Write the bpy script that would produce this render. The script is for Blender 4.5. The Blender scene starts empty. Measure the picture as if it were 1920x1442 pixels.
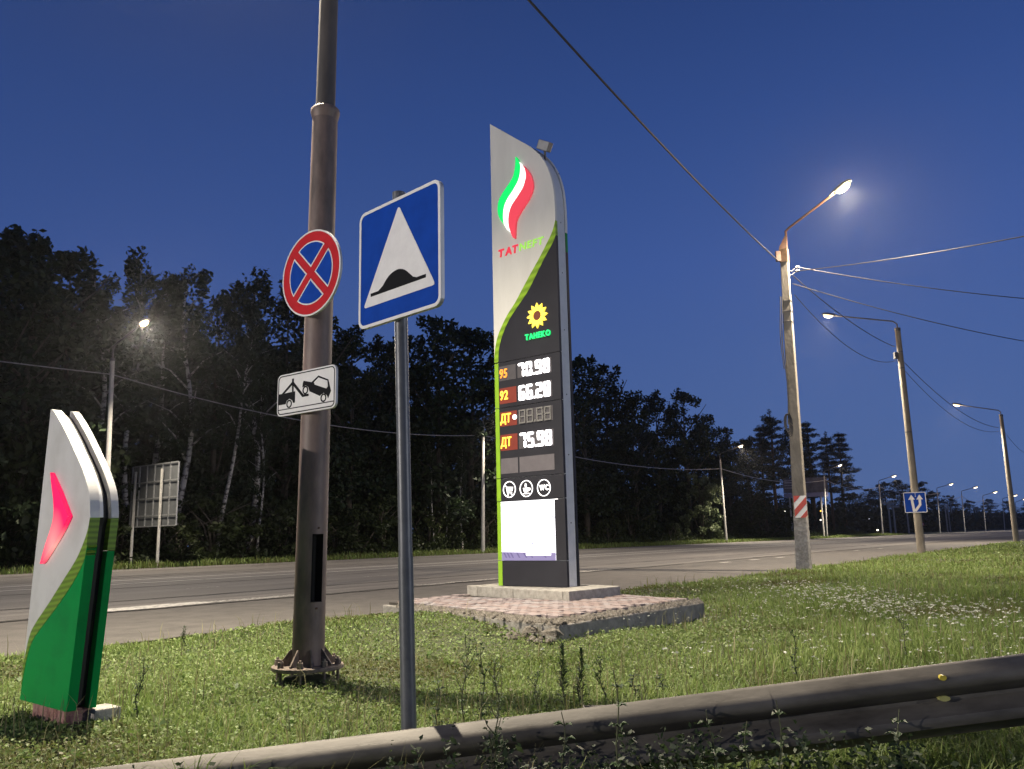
import bpy, bmesh, math, random
import numpy as np
from mathutils import Vector, Matrix

SC = bpy.context.scene
C = SC.collection
rad = math.radians

# ------------------------------------------------------------------ camera
FPX, CAMH = 1560.0, 1.1
PITCH, ROLL = math.atan(288 / FPX), rad(1.3)
_F = Vector((0, math.cos(PITCH), math.sin(PITCH)))
_U0 = Vector((0, -math.sin(PITCH), math.cos(PITCH)))
_R0 = Vector((1, 0, 0))
_R = _R0 * math.cos(ROLL) - _U0 * math.sin(ROLL)
_U = _R0 * math.sin(ROLL) + _U0 * math.cos(ROLL)
CAM = Vector((0, 0, CAMH))
cd = bpy.data.cameras.new('camera')
cd.sensor_width = 36.0
cd.lens = FPX / 1920 * 36
cd.clip_end = 8000
cd.clip_start = 0.05
cam = bpy.data.objects.new('camera', cd)
C.objects.link(cam)
cam.matrix_world = Matrix(((_R.x, _U.x, -_F.x, 0), (_R.y, _U.y, -_F.y, 0), (_R.z, _U.z, -_F.z, CAMH), (0, 0, 0, 1)))
SC.camera = cam

# ------------------------------------------------------------------ world: blue hour sky
W = bpy.data.worlds.new('World')
SC.world = W
W.use_nodes = True
nt = W.node_tree
nt.nodes.clear()
out = nt.nodes.new('ShaderNodeOutputWorld')
bg = nt.nodes.new('ShaderNodeBackground')
bg.inputs['Strength'].default_value = 1.0
tc = nt.nodes.new('ShaderNodeTexCoord')
sep = nt.nodes.new('ShaderNodeSeparateXYZ')
asn = nt.nodes.new('ShaderNodeMath'); asn.operation = 'ARCSINE'
mr = nt.nodes.new('ShaderNodeMapRange')
mr.inputs['From Min'].default_value = 0.0
mr.inputs['From Max'].default_value = rad(60)
ramp = nt.nodes.new('ShaderNodeValToRGB')
cr_ = ramp.color_ramp
SKY = [(0.0, (0.076, 0.134, 0.310)), (0.12, (0.064, 0.120, 0.312)), (0.30, (0.046, 0.096, 0.305)), (0.46, (0.030, 0.070, 0.242)),
       (0.62, (0.020, 0.048, 0.175)), (1.0, (0.011, 0.028, 0.112))]
while len(cr_.elements) < len(SKY):
    cr_.elements.new(0.5)
for e, (p, c) in zip(cr_.elements, SKY):
    e.position = p
    e.color = (*c, 1)
# the afterglow side (along the road, to the right) is a little paler than the other
dot = nt.nodes.new('ShaderNodeVectorMath'); dot.operation = 'DOT_PRODUCT'
dot.inputs[1].default_value = (0.80, 0.60, 0.0)
mr2 = nt.nodes.new('ShaderNodeMapRange')
mr2.inputs['From Min'].default_value = -1; mr2.inputs['From Max'].default_value = 1
mr2.inputs['To Min'].default_value = 0.62; mr2.inputs['To Max'].default_value = 1.08
scl = nt.nodes.new('ShaderNodeVectorMath'); scl.operation = 'SCALE'
L = nt.links.new
L(tc.outputs['Generated'], sep.inputs[0]); L(sep.outputs['Z'], asn.inputs[0]); L(asn.outputs[0], mr.inputs['Value'])
L(mr.outputs[0], ramp.inputs['Fac']); L(tc.outputs['Generated'], dot.inputs[0]); L(dot.outputs['Value'], mr2.inputs['Value'])
L(ramp.outputs['Color'], scl.inputs[0]); L(mr2.outputs[0], scl.inputs['Scale']); L(scl.outputs[0], bg.inputs['Color'])
L(bg.outputs[0], out.inputs['Surface'])

SC.view_settings.view_transform = 'Standard'
SC.view_settings.look = 'None'
SC.view_settings.exposure = 0.0
SC.view_settings.gamma = 1.0
SC.view_settings.use_curve_mapping = False
SC.render.engine = 'CYCLES'
SC.cycles.use_denoising = True
SC.cycles.max_bounces = 5
SC.cycles.transparent_max_bounces = 4
SC.cycles.sample_clamp_indirect = 6.0
SC.cycles.use_light_tree = True

LAMP_W = 15000.0                     # watts of a street lamp's spot
LAMP_COL = (1.0, 0.87, 0.68)

# ------------------------------------------------------------------ measuring helpers
def ray(x, y):
    return _F + _R * ((x - 960) / FPX) + _U * ((721 - y) / FPX)
def P(x, y, z=0.0):
    d = ray(x, y)
    return CAM + d * ((z - CAMH) / d.z)
def on_plane(x, y, o, n):
    d = ray(x, y)
    return CAM + d * ((o - CAM).dot(n) / d.dot(n))
AZ = rad(37.2)
UD = Vector((math.sin(AZ), math.cos(AZ), 0))      # along the road, away
ND = Vector((-UD.y, UD.x, 0))                     # across the road, to the wood
def un(u, n, z=0.0):
    return UD * u + ND * n + Vector((0, 0, z))
def column(px, n, y=1000):
    """ground point of an upright at distance n across the road that shows at picture column px"""
    d = ray(px, y); d.z = 0
    t = n / d.dot(ND)
    return d * t
def height_at(g, px, py):
    """height above 0 of picture point (px,py) in the upright plane through g that faces the camera"""
    v = Vector((g.x, g.y, 0)).normalized()
    return on_plane(px, py, g, v).z
Z = Vector((0, 0, 1))

# ------------------------------------------------------------------ mesh helpers
class MB:
    def __init__(s):
        s.v = []; s.f = []
    def add(s, vs, fs):
        k = len(s.v)
        s.v.extend(tuple(p) for p in vs)
        s.f.extend(tuple(i + k for i in f) for f in fs)
        return s
    def box(s, a, b):
        x0, y0, z0 = a; x1, y1, z1 = b
        return s.add([(x0, y0, z0), (x1, y0, z0), (x1, y1, z0), (x0, y1, z0), (x0, y0, z1), (x1, y0, z1), (x1, y1, z1), (x0, y1, z1)],
                     [(3, 2, 1, 0), (4, 5, 6, 7), (0, 1, 5, 4), (1, 2, 6, 5), (2, 3, 7, 6), (3, 0, 4, 7)])
    def prism(s, poly, y0, y1):
        """outline in (x,z), thick from y0 (front) to y1"""
        n = len(poly)
        vs = [(x, y0, z) for x, z in poly] + [(x, y1, z) for x, z in poly]
        fs = [tuple(range(n)), tuple(range(2 * n - 1, n - 1, -1))]
        fs += [(i, i + n, (i + 1) % n + n, (i + 1) % n) for i in range(n)]
        return s.add(vs, fs)
    def slab(s, poly, z0, z1):
        n = len(poly)
        vs = [(x, y, z0) for x, y in poly] + [(x, y, z1) for x, y in poly]
        fs = [tuple(range(n - 1, -1, -1)), tuple(range(n, 2 * n))]
        fs += [(i, (i + 1) % n, (i + 1) % n + n, i + n) for i in range(n)]
        return s.add(vs, fs)
    def ring(s, outer, inner, y0, y1):
        n = len(outer)
        vs = [(x, y0, z) for x, z in outer] + [(x, y0, z) for x, z in inner] + [(x, y1, z) for x, z in outer] + [(x, y1, z) for x, z in inner]
        fs = []
        for i in range(n):
            j = (i + 1) % n
            fs += [(i, j, j + n, i + n), (i + 2 * n, i + 3 * n, j + 3 * n, j + 2 * n), (i, i + 2 * n, j + 2 * n, j), (i + n, j + n, j + 3 * n, i + 3 * n)]
        return s.add(vs, fs)
    def tube(s, pts, r, n=10, caps=True, rot=0.0):
        pts = [Vector(p) for p in pts]
        if not hasattr(r, '__len__'):
            r = [r] * len(pts)
        k = len(s.v); m = len(pts)
        t0 = (pts[1] - pts[0]).normalized()
        a = Vector((1, 0, 0)) if abs(t0.x) < .9 else Vector((0, 1, 0))
        a = (a - t0 * a.dot(t0)).normalized()
        for i, p in enumerate(pts):
            t = (pts[min(i + 1, m - 1)] - pts[max(i - 1, 0)]).normalized()
            a = (a - t * a.dot(t)).normalized()
            b = t.cross(a)
            for j in range(n):
                w = 2 * math.pi * j / n + rot
                s.v.append(tuple(p + (a * math.cos(w) + b * math.sin(w)) * r[i]))
        for i in range(m - 1):
            for j in range(n):
                q = (j + 1) % n
                s.f.append((k + i * n + j, k + i * n + q, k + (i + 1) * n + q, k + (i + 1) * n + j))
        if caps:
            s.f.append(tuple(k + j for j in range(n - 1, -1, -1)))
            s.f.append(tuple(k + (m - 1) * n + j for j in range(n)))
        return s
    def lathe(s, prof, n=24):
        """(r,z) profile about z"""
        k = len(s.v)
        for r_, z_ in prof:
            for j in range(n):
                w = 2 * math.pi * j / n
                s.v.append((r_ * math.cos(w), r_ * math.sin(w), z_))
        for i in range(len(prof) - 1):
            for j in range(n):
                q = (j + 1) % n
                s.f.append((k + i * n + j, k + i * n + q, k + (i + 1) * n + q, k + (i + 1) * n + j))
        s.f.append(tuple(k + j for j in range(n - 1, -1, -1)))
        s.f.append(tuple(k + (len(prof) - 1) * n + j for j in range(n)))
        return s
    def xform(s, M):
        s.v = [tuple(M @ Vector(p)) for p in s.v]
        return s
    def obj(s, name, mat, parent=None, loc=None, smooth=False, bevel=0.0, label=None, stuff=False):
        me = bpy.data.meshes.new(name)
        me.from_pydata(s.v, [], s.f)
        bm = bmesh.new(); bm.from_mesh(me)
        bmesh.ops.recalc_face_normals(bm, faces=bm.faces)
        if bevel:
            bmesh.ops.bevel(bm, geom=list(bm.edges), offset=bevel, segments=2, affect='EDGES', profile=.6, clamp_overlap=True)
        bm.to_mesh(me); bm.free()
        if smooth:
            me.polygons.foreach_set('use_smooth', [True] * len(me.polygons))
            me.set_sharp_from_angle(angle=.7)
        me.materials.append(mat)
        return link(name, me, parent, loc, label, stuff)

def link(name, me, parent=None, loc=None, label=None, stuff=False):
    o = bpy.data.objects.new(name, me)
    C.objects.link(o)
    if parent: o.parent = parent
    if loc is not None: o.location = loc
    if label: o['label'] = label
    if stuff: o['kind'] = 'stuff'
    return o
def thing(name, label, cat, loc=(0, 0, 0), rotz=0.0, group=None):
    o = bpy.data.objects.new(name, None)
    C.objects.link(o)
    o.location = loc; o.rotation_euler = (0, 0, rotz)
    o.empty_display_size = .2
    tag(o, label, cat, group)
    return o
def tag(o, label, cat, group=None):
    o['label'] = label; o['category'] = cat
    if group: o['group'] = group
    return o
def copy_tree(o, parent=None):
    c = o.copy(); C.objects.link(c); c.parent = parent
    for ch in o.children:
        copy_tree(ch, c)
    return c
def cr(pts, n=6, closed=False):
    """smooth curve through points"""
    pts = [Vector((*p, 0)) if len(p) == 2 else Vector(p) for p in pts]
    m = len(pts); res = []
    rng = range(m if closed else m - 1)
    for i in rng:
        p0 = pts[(i - 1) % m] if closed or i > 0 else pts[0] * 2 - pts[1]
        p1 = pts[i]; p2 = pts[(i + 1) % m]
        p3 = pts[(i + 2) % m] if closed or i + 2 < m else pts[-1] * 2 - pts[-2]
        for k in range(n):
            t = k / n
            res.append(0.5 * ((2 * p1) + (p2 - p0) * t + (2 * p0 - 5 * p1 + 4 * p2 - p3) * t * t + (3 * p1 - p0 - 3 * p2 + p3) * t ** 3))
    if not closed: res.append(pts[-1])
    return [(p.x, p.y) for p in res]
def circle(cx, cz, r, n=32, rz=None):
    rz = rz or r
    return [(cx + r * math.cos(2 * math.pi * i / n), cz + rz * math.sin(2 * math.pi * i / n)) for i in range(n)]
def rrect(x0, z0, x1, z1, r, k=5):
    pts = []
    for cx, cz, a in ((x1 - r, z0 + r, -90), (x1 - r, z1 - r, 0), (x0 + r, z1 - r, 90), (x0 + r, z0 + r, 180)):
        for i in range(k + 1):
            w = rad(a + 90 * i / k)
            pts.append((cx + r * math.cos(w), cz + r * math.sin(w)))
    return pts
def stroke(pts, w):
    """a band of width w along an open (x,z) line"""
    a, b = [], []
    for i, p in enumerate(pts):
        q = pts[min(i + 1, len(pts) - 1)]; o = pts[max(i - 1, 0)]
        d = Vector((q[0] - o[0], q[1] - o[1])).normalized() * (w / 2)
        a.append((p[0] - d.y, p[1] + d.x)); b.append((p[0] + d.y, p[1] - d.x))
    return a + b[::-1]
def text_mb(body, size, thick, bold=0.0, shear=0.0, sx=1.0, align='CENTER'):
    cu = bpy.data.curves.new('lettering', 'FONT')
    cu.body = body; cu.size = size; cu.extrude = thick / 2; cu.offset = bold; cu.shear = shear
    cu.align_x = align; cu.align_y = 'CENTER'; cu.resolution_u = 3
    o = bpy.data.objects.new('lettering', cu)
    me = bpy.data.meshes.new_from_object(o)
    mb = MB()
    mb.add([(v.co.x * sx, -v.co.z, v.co.y) for v in me.vertices], [tuple(p.vertices) for p in me.polygons])
    bpy.data.objects.remove(o); bpy.data.curves.remove(cu); bpy.data.meshes.remove(me)
    return mb
def shift(mb, x, y, z):
    return mb.xform(Matrix.Translation((x, y, z)))

# ------------------------------------------------------------------ materials
MATS = {}
def mat(name, col, rough=.6, metal=0.0, var=.12, scale=6.0, col2=None, bump=0.0, bscale=60.0, emit=0.0, ecol=None, detail=4, spec=.5, stretch=(1, 1, 1), contrast=(.35, .65)):
    m = bpy.data.materials.new(name); MATS[name] = m
    m.use_nodes = True
    t = m.node_tree; b = t.nodes['Principled BSDF']
    b.inputs['Roughness'].default_value = rough
    b.inputs['Metallic'].default_value = metal
    b.inputs['Specular IOR Level'].default_value = spec
    co = t.nodes.new('ShaderNodeTexCoord'); mp = t.nodes.new('ShaderNodeMapping')
    mp.inputs['Scale'].default_value = stretch
    t.links.new(co.outputs['Object'], mp.inputs[0])
    if var or col2:
        nz = t.nodes.new('ShaderNodeTexNoise'); nz.inputs['Scale'].default_value = scale; nz.inputs['Detail'].default_value = detail
        nz.inputs['Roughness'].default_value = .65
        t.links.new(mp.outputs[0], nz.inputs['Vector'])
        mr = t.nodes.new('ShaderNodeMapRange'); mr.inputs['From Min'].default_value = contrast[0]; mr.inputs['From Max'].default_value = contrast[1]
        t.links.new(nz.outputs['Fac'], mr.inputs['Value'])
        mx = t.nodes.new('ShaderNodeMix'); mx.data_type = 'RGBA'
        c2 = col2 or tuple(min(1, c * (1 + var)) for c in col)
        c1 = col if col2 else tuple(c * (1 - var) for c in col)
        mx.inputs[6].default_value = (*c1, 1); mx.inputs[7].default_value = (*c2, 1)
        t.links.new(mr.outputs[0], mx.inputs[0]); t.links.new(mx.outputs[2], b.inputs['Base Color'])
    else:
        b.inputs['Base Color'].default_value = (*col, 1)
    if bump:
        n2 = t.nodes.new('ShaderNodeTexNoise'); n2.inputs['Scale'].default_value = bscale; n2.inputs['Detail'].default_value = 5
        bp = t.nodes.new('ShaderNodeBump'); bp.inputs['Strength'].default_value = bump; bp.inputs['Distance'].default_value = .02
        t.links.new(mp.outputs[0], n2.inputs['Vector']); t.links.new(n2.outputs['Fac'], bp.inputs['Height']); t.links.new(bp.outputs[0], b.inputs['Normal'])
    if emit:
        b.inputs['Emission Color'].default_value = (*(ecol or col), 1)
        b.inputs['Emission Strength'].default_value = emit
    return m
def leafmat(name, lo, mid, hi, trans=.35, rough=.55):
    m = bpy.data.materials.new(name); MATS[name] = m
    m.use_nodes = True
    t = m.node_tree; b = t.nodes['Principled BSDF']; o = t.nodes['Material Output']
    b.inputs['Roughness'].default_value = rough; b.inputs['Specular IOR Level'].default_value = .35
    at = t.nodes.new('ShaderNodeAttribute'); at.attribute_name = 'tint'
    rp = t.nodes.new('ShaderNodeValToRGB')
    rp.color_ramp.elements[0].color = (*lo, 1); rp.color_ramp.elements[1].color = (*hi, 1)
    e = rp.color_ramp.elements.new(.5); e.color = (*mid, 1)
    tr = t.nodes.new('ShaderNodeBsdfTranslucent'); ms = t.nodes.new('ShaderNodeMixShader'); ms.inputs[0].default_value = trans
    t.links.new(at.outputs['Fac'], rp.inputs[0]); t.links.new(rp.outputs[0], b.inputs['Base Color']); t.links.new(rp.outputs[0], tr.inputs['Color'])
    t.links.new(b.outputs[0], ms.inputs[1]); t.links.new(tr.outputs[0], ms.inputs[2]); t.links.new(ms.outputs[0], o.inputs['Surface'])
    return m

M_white2 = mat('white_shell', (.46, .45, .43), .42, col2=(.57, .565, .555), scale=2.5, detail=8, contrast=(.3, .55))
M_white = mat('white_panel', (.63, .62, .58), .38, col2=(.71, .70, .66), scale=1.2, detail=8, stretch=(2, 1, .5))
M_dark = mat('charcoal_panel', (.026, .026, .032), .42, var=.12, scale=1.5, spec=.2)
M_grey = mat('grey_panel', (.60, .61, .63), .45, var=.06)
M_steel = mat('galvanised_steel', (.40, .41, .42), .5, .55, var=.2, scale=12)
M_darksteel = mat('dark_steel', (.11, .11, .115), .5, .3, var=.25, scale=10)
M_black = mat('black_print', (.010, .010, .011), .6, var=0, spec=.08)
M_mast = mat('mast_paint', (.080, .058, .050), .58, .10, col2=(.185, .130, .112), scale=5, bump=.05, bscale=70, stretch=(1, 1, .35), spec=.6)
M_flange = mat('rusty_flange', (.10, .075, .06), .75, .1, col2=(.20, .16, .13), scale=22, bump=.25, bscale=90)
M_post = mat('sign_post_paint', (.10, .105, .115), .42, .2, var=.15, scale=14)
M_signwhite = mat('sign_white', (.78, .76, .745), .45, var=.05, scale=9, spec=.2)
M_signblue = mat('sign_blue', (.006, .055, .36), .5, var=.10, scale=7, spec=.06)
M_signred = mat('sign_red', (.54, .022, .030), .5, var=.08, scale=9, spec=.08)
M_alu = mat('sign_back', (.42, .43, .44), .5, .5, var=.1)
M_conc = mat('concrete', (.24, .225, .20), .9, col2=(.38, .36, .325), scale=9, bump=.3, bscale=50)
M_concdark = mat('old_concrete', (.15, .143, .13), .95, col2=(.27, .255, .235), scale=6, bump=.6, bscale=26)
M_pole = mat('pole_concrete', (.19, .165, .13), .9, col2=(.30, .265, .215), scale=3, bump=.35, bscale=22, stretch=(1, 1, .4))
M_polebase = mat('pole_concrete_rough', (.22, .20, .18), .95, col2=(.40, .375, .35), scale=8, bump=.8, bscale=14)
M_brown = mat('rusty_sleeve', (.11, .062, .035), .8, .2, col2=(.19, .115, .06), scale=12, bump=.2)
M_rust = mat('dark_rust', (.05, .03, .022), .8, .2, col2=(.11, .055, .035), scale=10)
M_cable = mat('cable', (.03, .03, .033), .45, .2, var=.2)
M_rail = mat('guardrail_zinc', (.036, .031, .026), .62, .2, col2=(.125, .113, .098), scale=5, bump=.06, bscale=60, stretch=(.35, 1, 1), detail=9, contrast=(.30, .62))
M_lime = mat('lime_stripe', (.23, .42, .02), .4, var=.08)
M_green = mat('green_panel', (.003, .17, .040), .40, col2=(.002, .23, .05), scale=2.5, spec=.08, detail=8, contrast=(.3, .5))
def stripes(m, col, z, amt, tilt):
    t = m.node_tree; b = t.nodes['Principled BSDF']
    co = t.nodes.new('ShaderNodeTexCoord'); wv = t.nodes.new('ShaderNodeTexWave'); wv.bands_direction = 'Z'
    mp = t.nodes.new('ShaderNodeMapping'); mp.inputs['Rotation'].default_value = (0, tilt, 0)
    wv.inputs['Scale'].default_value = z
    mx = t.nodes.new('ShaderNodeMix'); mx.data_type = 'RGBA'
    mx.inputs[6].default_value = (*[c * amt for c in col], 1); mx.inputs[7].default_value = (*col, 1)
    t.links.new(co.outputs['Object'], mp.inputs[0]); t.links.new(mp.outputs[0], wv.inputs[0]); t.links.new(wv.outputs['Fac'], mx.inputs[0]); t.links.new(mx.outputs[2], b.inputs['Base Color'])
M_wave = mat('lime_wave', (.24, .44, .02), .4, var=0)
stripes(M_wave, (.27, .47, .02), 2.6, .62, .15)
M_wave2 = mat('lime_wave_small', (.16, .28, .02), .4, var=0)
stripes(M_wave2, (.17, .30, .02), 9.0, .55, .12)
M_fgreen = mat('lit_green', (.02, .5, .12), .3, var=0, emit=.75, ecol=(.0, 1.0, .16))
M_fwhite = mat('lit_white', (.8, .8, .75), .3, var=0, emit=1.3, ecol=(1, 1, .93))
M_fred = mat('lit_red', (.6, .06, .08), .3, var=0, emit=.62, ecol=(1.0, .07, .11))
M_tred = mat('lit_red_letter', (.6, .04, .06), .4, var=0, emit=.5, ecol=(1.0, .03, .08))
M_tgreen = mat('lit_green_letter', (.3, .6, .1), .4, var=0, emit=.45, ecol=(.45, 1.0, .12))
M_yellow = mat('lit_yellow', (.8, .6, .1), .4, var=0, emit=1.3, ecol=(1.0, .72, .06))
M_orange = mat('lit_orange', (.8, .3, .05), .4, var=0, emit=1.2, ecol=(1.0, .26, .02))
M_amber = mat('lit_amber', (.9, .6, .1), .4, var=0, emit=1.6, ecol=(1.0, .55, .04))
M_redpane = mat('red_backed_pane', (.10, .03, .02), .4, var=.1, emit=.16, ecol=(1.0, .05, .01))
M_tane = mat('lit_taneko', (.02, .6, .2), .4, var=0, emit=.8, ecol=(.02, 1.0, .22))
M_seed = mat('seed_head', (.10, .025, .01), .6, var=.1, emit=.08, ecol=(1, .2, .02))
M_digit = mat('lit_digit', (.9, .9, .9), .4, var=0, emit=3.2, ecol=(1.0, .96, 1.0))
M_off = mat('unlit_digit', (.17, .165, .16), .5, var=.1)
M_pane = mat('display_pane', (.085, .08, .085), .3, var=.1)
M_pane2 = mat('empty_pane', (.13, .12, .13), .35, var=.1)
M_icon = mat('lit_icon', (.9, .9, .9), .4, var=0, emit=1.5, ecol=(1, .98, 1))
M_chev = mat('lit_chevron', (.6, .02, .08), .3, var=0, emit=1.0, ecol=(1, .02, .13))
def chevglow(m):
    t = m.node_tree; b = t.nodes['Principled BSDF']
    co = t.nodes.new('ShaderNodeTexCoord'); g = t.nodes.new('ShaderNodeTexGradient'); g.gradient_type = 'SPHERICAL'
    mp = t.nodes.new('ShaderNodeMapping'); mp.inputs['Location'].default_value = (-2.2, 0, -3.85); mp.inputs['Scale'].default_value = (5.2, 1, 3.5)
    rp = t.nodes.new('ShaderNodeValToRGB')
    rp.color_ramp.elements[0].color = (1, .004, .10, 1); rp.color_ramp.elements[1].color = (1, .45, .38, 1)
    t.links.new(co.outputs['Object'], mp.inputs[0]); t.links.new(mp.outputs[0], g.inputs[0]); t.links.new(g.outputs['Fac'], rp.inputs[0]); t.links.new(rp.outputs[0], b.inputs['Emission Color'])
chevglow(M_chev)
M_lens = mat('lamp_lens', (.9, .9, .85), .3, var=0, emit=2.6, ecol=(1.0, .74, .40))
M_lensfar = mat('far_lamp_lens', (.9, .9, .85), .3, var=0, emit=3.4, ecol=(1.0, .80, .52))
M_housing = mat('lamp_housing', (.22, .22, .23), .5, .4, var=.1)
M_bark = mat('dark_bark', (.045, .038, .03), .95, col2=(.11, .095, .075), scale=6, bump=.6, bscale=12, stretch=(1, 1, .3))
M_birch = mat('birch_bark', (.06, .055, .05), .8, col2=(.46, .45, .42), scale=3.2, bump=.2, stretch=(1, 1, 1.6), contrast=(.42, .52))
M_pinebark = mat('pine_bark', (.07, .045, .03), .95, col2=(.16, .10, .06), scale=5, bump=.5)
M_leaf = leafmat('broad_leaves', (.008, .016, .007), (.017, .033, .012), (.034, .056, .020), .2)
M_birchleaf = leafmat('birch_leaves', (.010, .020, .009), (.020, .038, .014), (.036, .058, .022), .25)
M_needle = leafmat('pine_needles', (.008, .016, .010), (.016, .030, .016), (.030, .048, .024), .1)
M_lamplit = leafmat('lamplit_leaves', (.06, .08, .04), (.12, .15, .075), (.22, .26, .15), .3)  # lamplight on the roadside bush, put into lighter leaf colours
M_shrub = leafmat('shrub_leaves', (.016, .025, .009), (.034, .050, .015), (.065, .085, .026), .3)
M_grass = leafmat('grass_blades', (.115, .105, .036), (.148, .226, .052), (.32, .38, .13), .37)
M_cover = leafmat('clover_leaves', (.105, .098, .036), (.152, .226, .062), (.30, .355, .15), .33)
M_tuft = leafmat('arching_grass', (.045, .085, .012), (.10, .15, .025), (.20, .23, .06), .35)
M_weed = leafmat('weed_leaves', (.020, .040, .015), (.040, .072, .026), (.075, .11, .045), .3)
M_weeddark = leafmat('dark_weed_leaves', (.010, .020, .008), (.022, .038, .014), (.045, .065, .028), .3)
M_rosette = leafmat('rosette_leaves', (.035, .070, .018), (.075, .130, .030), (.16, .23, .05), .35)
M_stem = mat('weed_stem', (.045, .055, .022), .7, col2=(.075, .075, .035), scale=20)
M_umbel = leafmat('white_umbels', (.30, .32, .26), (.42, .44, .37), (.55, .56, .49), .2)
M_straw = leafmat('straw', (.12, .12, .05), (.20, .19, .09), (.30, .27, .15), .3)
exec_later = []
# ------------------------------------------------------------------ ground, road, markings
RNG = np.random.default_rng(7)
_ph = RNG.uniform(0, 6.28, 12); _kx = RNG.uniform(-1.6, 1.6, 12); _ky = RNG.uniform(-1.6, 1.6, 12)
def edge_n(u):
    """near edge of the asphalt"""
    u = np.asarray(u, float)
    t = np.clip((u - 11) / 5, 0, 1)
    return 9.75 - 1.05 * t * t * (3 - 2 * t) + .05 * np.sin(u * 2.1) + .04 * np.sin(u * 5.3 + 1)
def ground_z(x, y):
    x = np.asarray(x, float); y = np.asarray(y, float)
    u = x * UD.x + y * UD.y; n = x * ND.x + y * ND.y
    b = sum(np.sin(_kx[i] * x + _ky[i] * y + _ph[i]) for i in range(12)) * .011
    b = b + .165 * np.exp(-((x + 1.15) ** 2 + (y - 11.0) ** 2) / 1.9) - .055 * np.exp(-((x - 2.0) ** 2 + (y - 10.6) ** 2) / 1.6)
    e = edge_n(u)
    k = np.clip((e - n) / .5, 0, 1)
    z = -.07 + k * (.07 + b)
    far = np.clip((n - 41.0) / 1.2, 0, 1)
    return z + far * (.14 + b * 2)
def structure(o): o['kind'] = 'structure'; return o

us = np.concatenate([[-700, -300, -120, -60, -40], np.arange(-30, 34, .5), np.arange(34, 90, 2), [100, 120, 150, 200, 300, 500, 900, 1700]])
ns = np.concatenate([[-700, -300, -100, -40, -24], np.arange(-18, 10.6, .4), [12, 20, 40, 40.9, 41.3, 41.8, 42.4, 43, 44, 46, 50, 60, 90, 200, 700]])
gu, gn = np.meshgrid(us, ns, indexing='ij')
gx = gu * UD.x + gn * ND.x; gy = gu * UD.y + gn * ND.y
gz_ = ground_z(gx, gy)
nu, nn = len(us), len(ns)
co = np.stack([gx, gy, gz_], -1).reshape(-1, 3)
ii, jj = np.meshgrid(np.arange(nu - 1), np.arange(nn - 1), indexing='ij')
a0 = (ii * nn + jj).ravel()
quads = np.stack([a0, a0 + nn, a0 + nn + 1, a0 + 1], -1)
def np_mesh(name, co, faces, tint=None, smooth=False):
    """faces: (k,3) or (k,4) int array"""
    me = bpy.data.meshes.new(name)
    k, w = faces.shape
    me.vertices.add(len(co)); me.vertices.foreach_set('co', np.asarray(co, np.float32).ravel())
    me.loops.add(k * w); me.loops.foreach_set('vertex_index', faces.astype(np.int32).ravel())
    me.polygons.add(k); me.polygons.foreach_set('loop_start', np.arange(0, k * w, w, dtype=np.int32))
    if smooth: me.polygons.foreach_set('use_smooth', np.ones(k, bool))
    me.update(calc_edges=True)
    if tint is not None:
        at = me.attributes.new('tint', 'FLOAT', 'POINT'); at.data.foreach_set('value', np.asarray(tint, np.float32))
    return me
M_soil = mat('grassy_soil', (.022, .032, .010), .95, col2=(.055, .062, .022), scale=7, bump=.5, bscale=30)
g = np_mesh('ground', co, quads, smooth=True); g.materials.append(M_soil)
structure(link('ground', g))

def asphalt():
    m = mat('asphalt', (.10, .09, .082), .85, var=0)
    t = m.node_tree; b = t.nodes['Principled BSDF']
    tc = t.nodes.new('ShaderNodeTexCoord')
    def nz(scale, st, det=5):
        mp = t.nodes.new('ShaderNodeMapping'); mp.inputs['Scale'].default_value = st
        n = t.nodes.new('ShaderNodeTexNoise'); n.inputs['Scale'].default_value = scale; n.inputs['Detail'].default_value = det; n.inputs['Roughness'].default_value = .7
        t.links.new(tc.outputs['Object'], mp.inputs[0]); t.links.new(mp.outputs[0], n.inputs['Vector']); return n.outputs['Fac']
    streak = nz(1.0, (.018, 1.7, 1), 8); patch = nz(.35, (.5, 1, 1)); grain = nz(38, (1, 1, 1), 3)
    def rng(s, a, b_, lo, hi):
        r = t.nodes.new('ShaderNodeMapRange'); r.inputs[1].default_value = a; r.inputs[2].default_value = b_; r.inputs[3].default_value = lo; r.inputs[4].default_value = hi
        t.links.new(s, r.inputs[0]); return r.outputs[0]
    def mul(a, b_):
        k = t.nodes.new('ShaderNodeMath'); k.operation = 'MULTIPLY'; t.links.new(a, k.inputs[0]); t.links.new(b_, k.inputs[1]); return k.outputs[0]
    v = mul(mul(rng(streak, .32, .68, .52, 1.42), rng(patch, .3, .7, .85, 1.15)), rng(grain, .3, .7, .72, 1.28))
    c = t.nodes.new('ShaderNodeVectorMath'); c.operation = 'SCALE'; c.inputs[0].default_value = (.126, .115, .106)
    t.links.new(v, c.inputs['Scale']); t.links.new(c.outputs[0], b.inputs['Base Color'])
    bp = t.nodes.new('ShaderNodeBump'); bp.inputs['Strength'].default_value = .35; bp.inputs['Distance'].default_value = .01
    t.links.new(grain, bp.inputs['Height']); t.links.new(bp.outputs[0], b.inputs['Normal'])
    return m
M_asph = asphalt()
M_shoulder = mat('shoulder_asphalt', (.062, .056, .050), .92, col2=(.098, .088, .080), scale=2.2, bump=.5, bscale=30, detail=8)
ROADROT = math.pi / 2 - AZ          # local x runs along the road
def road_obj(name, quad_un, z, m, parent=None):
    vs = [(u, n, z) for u, n in quad_un]
    me = bpy.data.meshes.new(name); me.from_pydata(vs, [], [tuple(range(len(vs)))]); me.materials.append(m)
    o = link(name, me, parent)
    return o
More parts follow.
